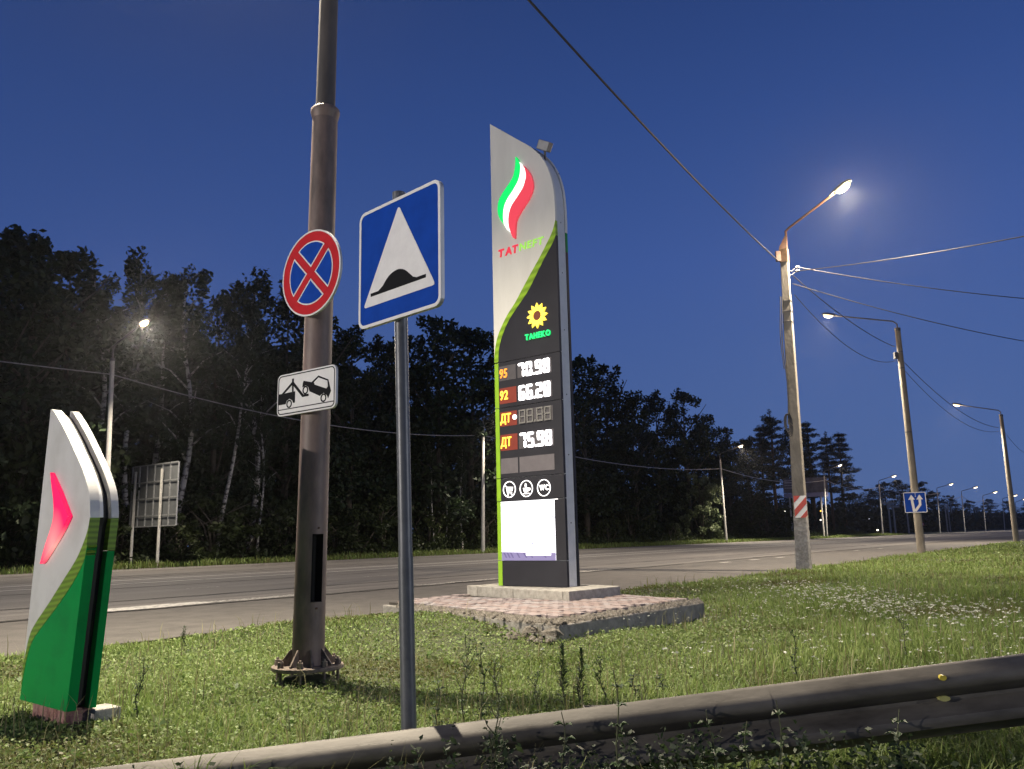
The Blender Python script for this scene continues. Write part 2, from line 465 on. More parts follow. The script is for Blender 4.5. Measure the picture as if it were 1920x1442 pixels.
ul = np.concatenate([np.arange(-30, 60, .3), np.arange(60, 140, 4), [200, 400, 900, 1680]])
ed = edge_n(ul) + np.random.default_rng(3).normal(0, .035, len(ul))
road_pts = [(-680, 10.0)] + list(zip(ul, ed)) + [(1680, 41), (-680, 41)]
# shoulder strip: near edge to the worn line; carriageway: the rest, one sheet higher
sh_out = [(-680, 14.6), (1680, 14.6)]
structure(road_obj('shoulder', [(-680, 9.8)] + list(zip(ul, ed)) + [(1680, 14.7), (-680, 14.7)], 0.0, M_shoulder)).rotation_euler = (0, 0, ROADROT)
r2 = np.random.default_rng(5)
uu = np.concatenate([[-680], np.arange(-30, 80, .22), [100, 200, 1680]])
ee = 14.45 + r2.normal(0, .045, len(uu)) + .08 * np.sin(uu * .31)
ROAD = structure(road_obj('road', list(zip(uu, ee)) + [(1680, 41.0), (-680, 41.0)], 0.006, M_asph)); ROAD.rotation_euler = (0, 0, ROADROT)
def worn_paint(name, lo, hi, scale):
    """old road paint, flaked away down to the asphalt"""
    m = mat(name, (.10, .09, .08), .8, col2=(.52, .50, .46), scale=scale, contrast=(lo, hi), detail=8)
    return m
M_paint = worn_paint('road_paint', .30, .42, 3)
M_paint2 = worn_paint('worn_thick_paint', .36, .50, 11)
M_paintworn = worn_paint('flaked_road_paint', .46, .60, 14)
def mark(name, u0, u1, n0, w, m, wob=0.0):
    k = max(2, int((u1 - u0) / .5)) if wob else 2
    q = np.linspace(u0, u1, k)
    a = [(x, n0 + r2.normal(0, wob)) for x in q]; b = [(x, n0 + w + r2.normal(0, wob)) for x in q[::-1]]
    o = road_obj(name, a + b, 0.012, m, ROAD)
    return o
mark('lane_line', -60, 400, 27.3, .26, M_paint)
mark('lane_line', -60, 400, 24.7, .20, M_paint)
mark('lane_line', -60, 400, 38.6, .15, M_paintworn)
mark('edge_line', -40, 5.0, 14.5, .45, M_paintworn, .04)
mark('edge_line', 7.0, 9.6, 14.5, .72, M_paint2, .04)
mark('edge_line', 9.6, 12.2, 14.55, .5, M_paintworn, .05)
mark('edge_line', 15.2, 24.5, 14.45, .40, M_paintworn, .04)
M_crack = mat('crumbled_seam', (.018, .016, .014), .95, col2=(.10, .09, .08), scale=18, contrast=(.45, .7), detail=8)
mark('seam', -30, 90, 14.30, .20, M_crack, .06)
for n0, w0 in ((17.0, .14), (22.3, .22), (29.4, .18), (31.0, .12), (36.0, .2)):
    mark('tar_seam', -60, 300, n0, w0, M_crack, .05)
for u0 in (-16, -4, 12.3, 18.4, 22.6, 34, 46, 58, 70, 82):
    mark('lane_dash', u0, u0 + (1.1 if 12 < u0 < 23 else 3.4), 19.9, .13, M_paintworn)
for u0 in (30.3, 33.2, 36.2, 39.0, 48.0, 53.0):
    mark('lane_dash', u0, u0 + .9, 13.2, .2, M_paint)
for u0 in (-6, 10, 26, 42, 58, 74, 90, 106):
    mark('lane_dash', u0, u0 + 5, 33.2, .14, M_paintworn)

# ------------------------------------------------------------------ street lamps
def luminaire(root, head, d, tilt=.18, lens=M_lens, s=1.0):
    """head: point where the arm ends, d: horizontal unit vector out over the road (local coordinates)"""
    side = Vector((-d.y, d.x, 0))
    fw = (d + Z * tilt).normalized(); up = side.cross(fw) * -1
    if up.z < 0: up = -up
    Mx = Matrix(((fw.x, side.x, up.x, head.x), (fw.y, side.y, up.y, head.y), (fw.z, side.z, up.z, head.z), (0, 0, 0, 1)))
    k = MB()
    prof = [(-.12, .05, .05), (0, .09, .09), (.15, .14, .12), (.42, .16, .13), (.58, .12, .10), (.66, .05, .05)]
    n = 12
    for x, w, h in prof:
        for j in range(n):
            a = math.pi * j / (n - 1)
            k.v.append((x * s, w * math.cos(a) * s, h * math.sin(a) * s))
    for i in range(len(prof) - 1):
        for j in range(n):
            q = (j + 1) % n
            k.f.append((i * n + j, i * n + q, (i + 1) * n + q, (i + 1) * n + j))
    k.f.append(tuple(range(n))); k.f.append(tuple((len(prof) - 1) * n + j for j in range(n)))
    k.xform(Mx).obj('lamp_head', M_housing, root, smooth=True)
    g = MB()
    for r_, z_ in ((1, -.005), (.97, -.05), (.8, -.095), (.5, -.125), (.12, -.135)):
        for j in range(16):
            a = 2 * math.pi * j / 16
            g.v.append(((.33 + .25 * r_ * math.cos(a)) * s, .135 * r_ * math.sin(a) * s, z_ * s))
    for i in range(4):
        for j in range(16):
            q = (j + 1) % 16
            g.f.append((i * 16 + j, i * 16 + q, (i + 1) * 16 + q, (i + 1) * 16 + j))
    g.f.append(tuple(range(64, 80))); g.f.append(tuple(range(16)))
    g.xform(Mx).obj('lens', lens, root, smooth=True)
    return Mx @ Vector((.33 * s, 0, -.21 * s))
def spot(root, at, aim, power, col=LAMP_COL, angle=150, r=.05, blend=.5, spill=0):
    l = bpy.data.lights.new('lamp_light', 'SPOT')
    l.energy = power; l.color = col; l.spot_size = rad(angle); l.spot_blend = blend; l.shadow_soft_size = r
    o = bpy.data.objects.new('lamp_light', l); C.objects.link(o); o.parent = root
    o.location = at
    o.rotation_euler = Vector(aim).to_track_quat('-Z', 'Y').to_euler()
    if spill:
        q = bpy.data.lights.new('lamp_spill', 'POINT'); q.energy = spill; q.color = (1.0, .70, .40); q.shadow_soft_size = r
        p_ = bpy.data.objects.new('lamp_spill', q); C.objects.link(p_); p_.parent = root; p_.location = at
    return o

def round_lamp(label, base, top, arm_rise, reach, d, group, rb=.15, rt=.10, m=M_pole, head_z=None, power=LAMP_W, lens=M_lens, s=1.0, aim=None, n=12, col=LAMP_COL, angle=150, spill=500):
    """tapered pole, steel arm bent out over the road and a lamp head; top: pole head relative to base"""
    t = thing('street_lamp', label, 'street lamp', base, 0, group)
    top = Vector(top)
    MB().tube([(0, 0, -.2), top * .5, top], [rb, (rb + rt) / 2, rt], n).obj('pole', m, t, smooth=True)
    MB().tube([top * .997, top * 1.012], [rt * 1.12] * 2, n).obj('pole_cap', M_darksteel, t, smooth=True)
    a0 = top + Z * arm_rise
    hd = a0 + d * reach + Z * (head_z if head_z is not None else reach * .12)
    c = cr([tuple(top - Z * .3), tuple(top + Z * arm_rise * .7)], 1) if False else None
    pts = [top - Z * .3, top + Z * arm_rise * .75, a0 + (hd - a0) * .06, a0 + (hd - a0) * .15, hd]
    MB().tube(pts, [.035 * s] * 5, 8).obj('arm', M_darksteel, t, smooth=True)
    tl = (hd - a0).z / max(.1, reach)
    at = luminaire(t, hd, d, max(.05, min(.5, tl)), lens, s)
    if power: spot(t, at, aim or (d * .25 - Z), power, col, angle, spill=spill)
    return t, hd

NEARG = 'street lamps along the near road edge'
FARG = 'street lamps along the far road edge by the wood'

# tall steel mast with the two plates, its lamp is above the picture
MB0 = P(577, 1250, .1)
mast = thing('lamp_mast', 'tall thick steel lamp mast bolted to a flange in the grass, carrying two road signs', 'lamp mast', (MB0.x, MB0.y, 0), 0)
tp = on_plane(616, 20, MB0, Vector((0, 1, 0))) - Vector((MB0.x, MB0.y, 0))
lean = Vector((tp.x / tp.z, 0, 1))                      # slight lean
def mp_(z): return lean * z
HZ0, HZ1 = .62, 1.17                                    # hatch opening
segs = 48; zs = [.115, .3, HZ0 - .03, HZ0, HZ1, HZ1 + .03, 2.0, 3.0, 4.2, 5.02]
hatch_a = rad(-52)
k = MB()
def mr_(z): return .132 - .018 * z / 5.2
for z in zs:
    for j in range(segs):
        a = 2 * math.pi * j / segs
        c0 = mp_(z); k.v.append((c0.x + mr_(z) * math.cos(a), mr_(z) * math.sin(a), z))
hs = [j for j in range(segs) if abs(((2 * math.pi * (j + .5) / segs) - hatch_a + math.pi) % (2 * math.pi) - math.pi) < rad(22)]
for i in range(len(zs) - 1):
    for j in range(segs):
        if zs[i] == HZ0 and j in hs: continue
        q = (j + 1) % segs
        k.f.append((i * segs + j, i * segs + q, (i + 1) * segs + q, (i + 1) * segs + j))
k.obj('lower_shaft', M_mast, mast, smooth=True)
# dark pocket behind the missing hatch cover
pk = MB()
ins = [(.06, 0), (.06, 1)]
aa = [hatch_a + rad(x) for x in (-22, -11, 0, 11, 22)]
vs = []
for r_ in (1.0, .45):
    for z in (HZ0, HZ1):
        for a in aa:
            c0 = mp_(z); vs.append((c0.x + (mr_(z) - .001) * r_ * math.cos(a), (mr_(z) - .001) * r_ * math.sin(a), z))
fs = []
for i in range(4):
    fs += [(10 + i, 11 + i, 16 + i, 15 + i), (i, i + 1, 11 + i, 10 + i), (5 + i, 6 + i, 16 + i, 15 + i)]
fs += [(0, 5, 15, 10), (4, 9, 19, 14)]
pk.add(vs, fs).obj('hatch_pocket', M_black, mast)
for z in (HZ0 - .05, HZ1 + .05):
    c0 = mp_(z); r_ = mr_(z)
    MB().tube([(c0.x + r_ * .98 * math.cos(hatch_a), r_ * .98 * math.sin(hatch_a), z), (c0.x + r_ * 1.05 * math.cos(hatch_a), r_ * 1.05 * math.sin(hatch_a), z)], .010, 6).obj('hatch_screw', M_rust, mast)
col_ = MB().lathe([(.114, -.07), (.124, -.035), (.132, 0), (.132, .03), (.122, .042), (.085, .046)], 32)
col_.obj('collar', M_mast, mast, loc=mp_(5.01), smooth=True)
top_z = 9.3
MB().tube([mp_(5.0), mp_(7.2), mp_(top_z)], [.089, .083, .072], 24).obj('upper_shaft', mat('dark_mast_paint', (.045, .040, .038), .55, .1, col2=(.085, .072, .064), scale=5, stretch=(1, 1, .3)), mast, smooth=True)
MB().lathe([(.285, .085), (.29, .09), (.29, .112), (.285, .117)], 40).obj('flange', M_flange, mast, smooth=True)
MB().lathe([(.2, -.1), (.2, .0), (.185, .02), (.15, .02)], 24).obj('footing', M_soil, mast, smooth=True)
gm = None; bm_ = None
for i in range(8):
    a = rad(22.5 + 45 * i)
    b = MB().prism([(.128, .117), (.235, .117), (.235, .128), (.142, .245), (.128, .245)], -.007, .007)
    b.obj('gusset', M_flange, mast).rotation_euler = (0, 0, a)
    b = MB().tube([(.248, 0, .0), (.248, 0, .180)], .012, 8).tube([(.248, 0, .118), (.248, 0, .142)], .028, 6).tube([(.248, 0, .145), (.248, 0, .163)], .025, 6)
    b.obj('anchor_bolt', M_flange, mast).rotation_euler = (0, 0, a + rad(22.5))
hd0 = mp_(top_z + .5)
MB().tube([mp_(top_z - .1), mp_(top_z + .35), hd0 + ND * .3 + Z * .1, hd0 + ND * 1.9 + Z * .35], .04, 10).obj('arm', M_mast, mast, smooth=True)
at0 = luminaire(mast, hd0 + ND * 1.9 + Z * .35, ND, .15)
spot(mast, at0, UD * -.21 + ND * .05 - Z, LAMP_W * 1.0, (1.0, .88, .68), 146, .06, 1.0)

# concrete pole with the chevron plate
b1 = P(1508, 1070); b1 = Vector((b1.x, b1.y, 0))
t1 = on_plane(1471, 492, b1, Vector((0, 1, 0))) - b1
t1c = on_plane(1471, 464, b1, Vector((0, 1, 0))) - b1
p1 = thing('street_lamp', 'square concrete lamp pole with rusty steel cap, cable knots and a red-white plate', 'street lamp', b1, 0, NEARG)
l1 = t1 / t1.z
def sq(z, r): return l1 * z, r
ROT4 = rad(45) - AZ + rad(8)
MB().tube([l1 * 1.55, l1 * 5, t1], [.245, .20, .155], 4, rot=ROT4).obj('pole', M_pole, p1, bevel=.02)
MB().tube([l1 * -.2, l1 * .4, l1 * 1.0, l1 * 1.56], [.285, .27, .262, .25], 4, rot=ROT4).obj('pole_base', M_polebase, p1, bevel=.025)
MB().tube([t1 - l1 * .02, t1 + l1 * .42], [.175, .172], 4, rot=ROT4).obj('sleeve', M_brown, p1, bevel=.012)
a1 = on_plane(1473, 434, b1, Vector((0, 1, 0))) - b1
MB().tube([t1 + l1 * .42, t1 + l1 * .46, a1 - l1 * .15, a1], [.168, .15, .045, .04], 4, rot=ROT4).obj('sleeve_cone', M_rust, p1)
pln = (-ND).cross(Z).normalized()
h1 = on_plane(1562, 364, b1 + a1, pln) - b1
MB().tube([a1 - l1 * .2, a1, a1 + (h1 - a1) * .06 + Z * .03, h1], .038, 8).obj('arm', M_rust, p1, smooth=True)
at1 = luminaire(p1, h1, -ND, .5, s=.95)
spot(p1, at1, -ND * .2 - Z, LAMP_W * .85, spill=1500)
MB().box((-.07, -.05, -.16), (.07, .05, .16)).obj('junction_box', M_rust, p1, loc=t1 + Vector((-.20, -.05, .18)), bevel=.008)
for k_, (px_b, py_b) in enumerate(((1495, 501), (1495, 508))):
    e_ = on_plane(px_b, py_b, b1, Vector((0, 1, 0))) - b1; zz = e_.z
    MB().tube([l1 * (zz - .12), l1 * (zz - .12) + Vector((.2, 0, 0)), e_ - Vector((.04, 0, .01))], .016, 6).tube([e_ - Vector((.05, 0, .01)), e_ + Vector((.05, 0, .01))], .04, 8).obj('bracket', M_darksteel, p1)
for zz in (7.3, 7.62, 7.95):
    MB().tube([l1 * zz, l1 * (zz + .03)], [.183 + (8.3 - zz) * .006] * 2, 4, rot=ROT4).obj('strap', M_darksteel, p1)
# loose cable that hangs down the pole and ends in a coil
rc = random.Random(4)
dn = [l1 * z + Vector((-.22 - .035 * math.sin(z * 2.1), -.12, 0)) for z in np.linspace(8.1, 4.2, 14)]
MB().tube(dn, .016, 6).tube([p + Vector((-.05, 0, .02 * i)) for i, p in enumerate(dn[:9])], .014, 6).obj('drop_cable', M_cable, p1, smooth=True)
coil = MB()
for q in range(4):
    coil.tube([l1 * 4.25 + Vector((-.27 + .09 * math.cos(a) + .02 * q, -.14, -.02 * q + (.26 + .03 * q) * math.sin(a))) for a in np.linspace(0, 6.2, 14)], .013, 5)
coil.obj('cable_coil', M_cable, p1, smooth=True)

b2 = P(1728, 1037); b2 = Vector((b2.x, b2.y, 0))
t2 = on_plane(1683, 620, b2, Vector((0, 1, 0))) - b2
q2 = on_plane(1565, 592, b2 + t2, ND.cross(Z).normalized()) - b2
rise2 = .45
pole2, _ = round_lamp('slim round lamp pole with long curved arm and a blue lane sign strapped to it', b2, t2, rise2, Vector((q2.x - t2.x, q2.y - t2.y, 0)).length, ND, NEARG, .185, .125, head_z=q2.z - t2.z - rise2)
for zz, rr in ((8.7, .14), (9.5, .135), (5.6, .162)):
    l2 = t2 / t2.z
    MB().tube([l2 * zz, l2 * (zz + .05)], [rr, rr], 14).obj('strap', M_darksteel, pole2, smooth=True)
MB().box((-.1, -.1, -.16), (.06, .1, .16)).obj('insulator', M_darksteel, pole2, loc=(t2 / t2.z) * 9.35 + Vector((-.2, 0, 0)), bevel=.02)

b3 = P(1906, 1017); b3 = Vector((b3.x, b3.y, 0))
t3 = on_plane(1877, 780, b3, Vector((0, 1, 0))) - b3
q3 = on_plane(1803, 760, b3 + t3, ND.cross(Z).normalized()) - b3
pole3, _ = round_lamp('farthest lamp pole on the near grass edge, dark below with arm over the road', b3, t3, .4, Vector((q3.x - t3.x, q3.y - t3.y, 0)).length, ND, NEARG, .20, .12, head_z=q3.z - t3.z - .4)
# low lamp post of the station forecourt, out of the picture beyond the small totem: it lights the faces of the signs
fb = Vector((-23.0, -7.0, 0))
round_lamp('low lamp post of the fuel station forecourt, well before the small green totem', fb, (0, 0, 4.6), .25, .7, Vector((.9, .44, 0)).normalized(), None, .09, .06, power=LAMP_W * 1.0, aim=Vector((.9, .45, -.03)), angle=120, col=(1.0, .93, .86), spill=0)

fb2 = Vector((23.0, -3.5, 0))
round_lamp('low lamp post of the fuel station forecourt, far beside the guardrail', fb2, (0, 0, 4.8), .25, .7, Vector((-.85, .5, 0)).normalized(), None, .09, .06, power=LAMP_W * .32, aim=Vector((-.82, .57, -.01)), angle=100, col=(.95, .96, 1.0), spill=0)

# far row
far_lamps = []
def far_lamp(label, px_base, px_top, py_top, px_l, py_l, n=42.3, power=LAMP_W * 1.25, rb=.16, rt=.11, s=1.0, spill=250):
    g = column(px_base, n, 1010); g = Vector((g.x, g.y, .1))
    v = Vector((g.x, g.y, 0)).normalized()
    tt = on_plane(px_top, py_top, g, v) - g
    tt = Vector((tt.x, tt.y, tt.z))
    q = on_plane(px_l, py_l, g + tt, (-ND).cross(Z).normalized()) - g
    reach = max(1.2, min(4.0, Vector((q.x - tt.x, q.y - tt.y, 0)).length))
    rise = max(.3, (q.z - tt.z) * .55)
    t, hd = round_lamp(label, g, tt, rise, reach, -ND, FARG, rb, rt, m=M_polepale, head_z=q.z - tt.z - rise, power=power, lens=M_lensfar, aim=(-ND * .52 - Z), s=s, n=10, angle=138, spill=spill)
    far_lamps.append((g, tt)); return t
M_polepale = mat('pale_concrete', (.38, .37, .345), .85, col2=(.50, .49, .46), scale=3, bump=.2)
far_lamp('pale lamp pole behind the small totem, its lamp shining before the birches', 197, 211, 676, 262, 611, power=LAMP_W * .75, s=1.3, spill=60)
far_lamp('lamp pole standing almost hidden behind the price totem', 905, 906, 800, 926, 772, power=LAMP_W * .45, spill=0)
far_lamp('pale lamp pole next to the lamplit bush at the road', 1362, 1350, 862, 1383, 838, s=1.25)
far_lamp('lamp pole in front of the dark billboard', 1551, 1545, 893, 1570, 874, s=1.3)
far_lamp('lamp pole before the glowing white sign and the twin power poles', 1656, 1648, 908, 1671, 894, s=1.6, power=LAMP_W * .7)
far_lamp('thin far lamp pole just past the blue lane sign', 1764, 1757, 921, 1778, 909, s=1.9, power=LAMP_W * .7)
far_lamp('thin far lamp pole in front of the pale low building', 1811, 1803, 927, 1824, 915, s=2.1, power=LAMP_W * .7)
far_lamp('thin far lamp pole beyond the pale low building', 1850, 1843, 935, 1861, 924, s=2.3, power=LAMP_W * .7)
far_lamp('last thin lamp pole seen just past the dark near pole', 1886, 1880, 940, 1899, 930, s=2.4, power=0)
far_lamp('most distant lamp pole at the end of the road', 1908, 1904, 947, 1917, 937, s=2.4, power=0)
# ------------------------------------------------------------------ platform of pavers and plinth
zP, zK = .235, .365
Fp, Rp, Lp = Vector((.44, 9.19, 0)), Vector((2.59, 11.87, 0)), Vector((-1.99, 12.7, 0))
ex = (Lp - Fp); ey = (Rp - Fp)
Kp = Lp + ey
plat = thing('paved_platform', 'raised concrete platform topped with pinkish pavers, its edges crumbling, under the tall price totem', 'platform', Fp)
poly = [(0, 0), (ey.x, ey.y), (ey.x + ex.x, ey.y + ex.y), (ex.x, ex.y)]
MB().slab(poly, -.15, .17).obj('slab', M_concdark, plat, bevel=.02)
# ragged mortar rim along the two open edges
rm = random.Random(11)
def lump(mb, c, r, rr):
    ring_ = []
    vs = [(c[0], c[1], c[2] + r[2])]
    for lay, (s_, h) in enumerate(((.75, .55), (1, -.1))):
        for j in range(6):
            a = j * math.pi / 3 + rr.uniform(-.3, .3); q = s_ * rr.uniform(.75, 1.2)
            vs.append((c[0] + r[0] * q * math.cos(a), c[1] + r[1] * q * math.sin(a), c[2] + r[2] * (h + rr.uniform(-.2, .2))))
    fs = [(0, 1 + j, 1 + (j + 1) % 6) for j in range(6)] + [(1 + j, 7 + j, 7 + (j + 1) % 6, 1 + (j + 1) % 6) for j in range(6)] + [tuple(range(12, 6, -1))]
    mb.add(vs, fs)
mo = MB()
def inner(a, b, t): return a + (b - a) * t
eyn = ey.normalized(); exn = ex.normalized()
NX, NY = 90, 7
for edge_dir, inn, ln, wid in ((eyn, exn, ey.length, .20), (exn, eyn, ex.length * .9, .12)):
    k0 = len(mo.v)
    for i in range(NX + 1):
        w = wid * (1 - .45 * i / NX) * rm.uniform(.8, 1.15)
        for j in range(NY + 1):
            t_ = j / NY
            p = edge_dir * (ln * i / NX) + inn * (w * t_ - .0)
            z_ = .160 + (zP - .170) * t_ ** .7 + rm.uniform(-.014, .014)
            if j == 0: z_ = .155
            mo.v.append((p.x, p.y, z_))
    for i in range(NX):
        for j in range(NY):
            q = k0 + i * (NY + 1) + j
            mo.f.append((q, q + 1, q + NY + 2, q + NY + 1))
M_mortar = mat('crumbled_mortar', (.075, .064, .052), 1.0, col2=(.20, .18, .155), scale=26, bump=1.0, bscale=60)
mo.obj('crumbled_mortar', M_mortar, plat, stuff=True)
lu = MB()
for i in range(150):
    if rm.random() < .6:
        p = eyn * rm.uniform(-.05, ey.length) * rm.random() ** .6 + exn * rm.uniform(0, .16)
    else:
        p = exn * rm.uniform(-.05, ex.length * .7) * rm.random() ** .7 + eyn * rm.uniform(-.12, .12)
    q = rm.uniform(.010, .035)
    lump(lu, (p.x, p.y, .165 + rm.uniform(0, .03)), (q, q, q * .8), rm)
for i in range(40):     # broken bits fallen at the front corner
    p = exn * rm.uniform(-.1, 1.6) + eyn * rm.uniform(-.35, 0); q = rm.uniform(.015, .05)
    lump(lu, (p.x, p.y, .03), (q * 1.3, q, q), rm)
lump(lu, (-.08, -.02, .09), (.13, .1, .07), rm); lump(lu, (-.30, .22, .10), (.11, .09, .06), rm); lump(lu, (-.5, .3, .04), (.1, .1, .06), rm)
lu.obj('mortar_rubble', M_mortar, plat, stuff=True)
MB().slab([tuple((exn * .14 + eyn * .10).xy), tuple((exn * .14 + eyn * (ey.length - .12)).xy), tuple((exn * (ex.length - .05) + eyn * (ey.length - .12)).xy), tuple((exn * (ex.length - .05) + eyn * .10).xy)], .1, zP - .030).obj('bedding', mat('joint_sand', (.035, .03, .026), 1.0, var=.3), plat)
# pavers, running bond along the platform's front edge
PLx, PLy = .215, .112
M_pav = [mat('paver_' + nm, c, .88, col2=c2, scale=2.5, bump=.3, bscale=60) for nm, c, c2 in (('pink', (.205, .165, .160), (.262, .218, .214)), ('red', (.20, .150, .138), (.250, .190, .178)), ('grey', (.215, .190, .190), (.265, .240, .240)))]
pav_me = []
for m in M_pav:
    t_ = MB().box((-PLx / 2 + .009, -PLy / 2 + .009, -.05), (PLx / 2 - .009, PLy / 2 - .009, 0))
    o_ = t_.obj('paver', m, plat, bevel=.006); pav_me.append(o_.data); bpy.data.objects.remove(o_)
cells = []
ang = math.atan2(-exn.y, -exn.x)
rows = int((ey.length - .3) / PLy); cols = int((ex.length - .2) / PLx)
for r in range(rows):
    for c in range(cols):
        x = .22 + PLx * (c + (.5 if r % 2 else 0)); y = .12 + PLy * (r + .5)
        # the slab is a little skewed: step along the edges
        p = exn * x + eyn * y
        if x > ex.length - .12: continue
        lim = .15 - .10 * y / ey.length + rm.uniform(-.02, .05)
        if x - PLx / 2 < lim or (y < .2 and x < 1.2 and rm.random() < .3): continue
        cells.append((p.length, p))
cells.sort(key=lambda q: q[0])
rest = MB()
npav = 0
for d_, p in cells:
    # pavers under the plinth are left out
    w_ = Fp + p
    inpl = (w_ - Vector((.72, 11.75, 0))).dot(Vector((-.62, .785, 0)).normalized())
    inpy = (w_ - Vector((.72, 11.75, 0))).dot(Vector((.637, .771, 0)))
    if .1 < inpl < 2.4 and .12 < inpy < 1.25: continue
    zz = zP + rm.uniform(-.006, .005)
    if npav < 290:
        o_ = link('paver', rm.choices(pav_me, (5, 3, 3))[0], plat, (p.x, p.y, zz))
        o_.rotation_euler = (rm.uniform(-.010, .010), rm.uniform(-.010, .010), ang + rm.uniform(-.02, .02)); npav += 1
    else:
        M_ = Matrix.Translation((p.x, p.y, zz)) @ Matrix.Rotation(ang, 4, 'Z')
        rest.add([tuple(M_ @ Vector(v)) for v in [(-PLx / 2 + .006, -PLy / 2 + .006, 0), (PLx / 2 - .006, -PLy / 2 + .006, 0), (PLx / 2 - .006, PLy / 2 - .006, 0), (-PLx / 2 + .006, PLy / 2 - .006, 0),
                  (-PLx / 2 + .006, -PLy / 2 + .006, -.04), (PLx / 2 - .006, -PLy / 2 + .006, -.04), (PLx / 2 - .006, PLy / 2 - .006, -.04), (-PLx / 2 + .006, PLy / 2 - .006, -.04)]],
                 [(0, 1, 2, 3), (0, 4, 5, 1), (1, 5, 6, 2), (2, 6, 7, 3), (3, 7, 4, 0)])
if rest.v: rest.obj('farther_pavers', M_pav[0], plat, stuff=True)

qL, qF = Vector((-.80, 13.74, 0)), Vector((.72, 11.75, 0))
qx = (qL - qF).normalized(); qy = Vector((.637, .771, 0)); wl = (qL - qF).length; dl = 1.30
plinth = thing('concrete_plinth', 'low plinth edged with grey kerb blocks on the pavers, carrying the tall price totem', 'plinth', (qF.x, qF.y, zP))
def qp(a, b): v = qx * a + qy * b; return (v.x, v.y)
kz = zK - zP
kerbs = [((0, 0), (.14, dl)), ((.14, 0), (1.28, .14)), ((1.283, 0), (2.2, .14)), ((2.203, 0), (wl, .14)), ((wl - .14, .143), (wl, dl)), ((.143, dl - .14), (wl - .143, dl))]
for (a0_, b0_), (a1_, b1_) in kerbs:
    MB().slab([qp(a0_ + .003, b0_), qp(a1_ - .003, b0_), qp(a1_ - .003, b1_), qp(a0_ + .003, b1_)], -.03, kz + rm.uniform(-.004, .004)).obj('kerb_block', M_conc, plinth, bevel=.012)
MB().slab([qp(.143, .143), qp(wl - .143, .143), qp(wl - .143, dl - .143), qp(.143, dl - .143)], -.03, kz - .012).obj('plinth_fill', M_conc, plinth)

# ------------------------------------------------------------------ tall price totem
TAZ = rad(39.7)
TB = CAM + (P(935, 1097, .33) - CAM) * .95
TB.z = zK - .004
tot = thing('price_totem', 'tall fuel station price totem with white sail top, flame emblem and lit fuel prices', 'price totem', TB, -TAZ)
s_ = .95
top = [(0, 8.376), (.274, 8.148), (.585, 7.893), (.887, 7.647), (1.12, 7.407), (1.254, 7.193), (1.35, 6.964), (1.409, 6.701), (1.432, 6.403), (1.436, 6.161)]
TOP = cr([(x * s_, z * s_) for x, z in top], 5)
wi = [(1.431, 6.094), (1.367, 5.92), (1.221, 5.708), (1.051, 5.49), (.867, 5.273), (.681, 5.045), (.493, 4.813), (.304, 4.618), (.125, 4.36), (.040, 4.15), (.004, 3.93), (0, 3.82)]
wo = [(1.431, 5.829), (1.359, 5.702), (1.166, 5.463), (.983, 5.218), (.798, 4.972), (.551, 4.734), (.340, 4.518), (.190, 4.275), (.110, 4.045), (.09, 3.827)]
WI = cr([(x * s_, z * s_) for x, z in wi], 5); WO = cr([(x * s_, z * s_) for x, z in wo], 5)
XR, XL = 1.431 * s_, .09 * s_
D0 = .055
MB().prism([(0, 3.82 * s_)] + TOP + WI[:-1], 0, D0).obj('white_sail', M_white, tot)
MB().prism(WI + WO[::-1], -.002, D0).obj('wave_stripe', M_wave, tot)
zj = [3.806 * s_, 3.0 * s_, 1.785 * s_, 1.395 * s_, .41 * s_, 0]
MB().prism([(XL + .004, zj[0] + .004)] + [(x + .003, max(z, zj[0] + .004)) for x, z in WO[::-1][1:]] + [(XR, zj[0] + .004)], 0, D0).obj('upper_dark_panel', M_dark, tot)
for i in range(5):
    hi_, lo_ = zj[i] - .006, zj[i + 1] + (.006 if i < 4 else 0)
    MB().prism([(XL + .004, lo_), (XR, lo_), (XR, hi_), (XL + .004, hi_)], .0, D0).obj('dark_panel', M_dark, tot)
    MB().prism([(0, lo_), (XL, lo_), (XL, hi_), (0, hi_)], -.002, D0).obj('lime_edge', M_lime, tot)
# grey core and rear slab of the same outline
CORE = [(.03, 0)] + [(x - .012 if x > .5 else x + .03, z - .03) for x, z in TOP] + [(XR - .012, 0)]
MB().prism(CORE, D0 + .001, .265).obj('core', M_grey, tot)
REAR = [(0, 0)] + TOP + [(XR, 0)]
R_up = [(0, 5.95 * s_)] + [p for p in TOP if p[1] > 5.95 * s_] + [(XR, 5.95 * s_)]
MB().prism(R_up, .268, .325).obj('rear_white_sail', M_white, tot)
MB().prism([(0, 5.6 * s_), (XR, 5.6 * s_), (XR, 5.95 * s_ - .003), (0, 5.95 * s_ - .003)], .268, .325).obj('rear_wave_stripe', M_green, tot)
MB().prism([(0, 0), (XR, 0), (XR, 5.6 * s_ - .003), (0, 5.6 * s_ - .003)], .268, .325).obj('rear_dark_panel', M_dark, tot)
for zz in (7.0, 6.1, 5.2, 4.2, 3.1, 2.1, 1.0):
    MB().tube([(XR - .013, .16, zz * s_), (XR - .006, .16, zz * s_)], .012, 8).obj('rivet', M_darksteel, tot)
# floodlight on the roof edge
fl = MB().box((-.11, -.07, -.08), (.11, .07, .08)).obj('floodlight', M_housing, tot, loc=(1.13 * s_, .16, 7.47 * s_ + .14), bevel=.012)
fl.rotation_euler = (.2, .5, .2)
MB().tube([(1.13 * s_, .16, 7.34 * s_), (1.13 * s_, .16, 7.47 * s_ + .1)], .02, 8).obj('floodlight_bracket', M_darksteel, tot)
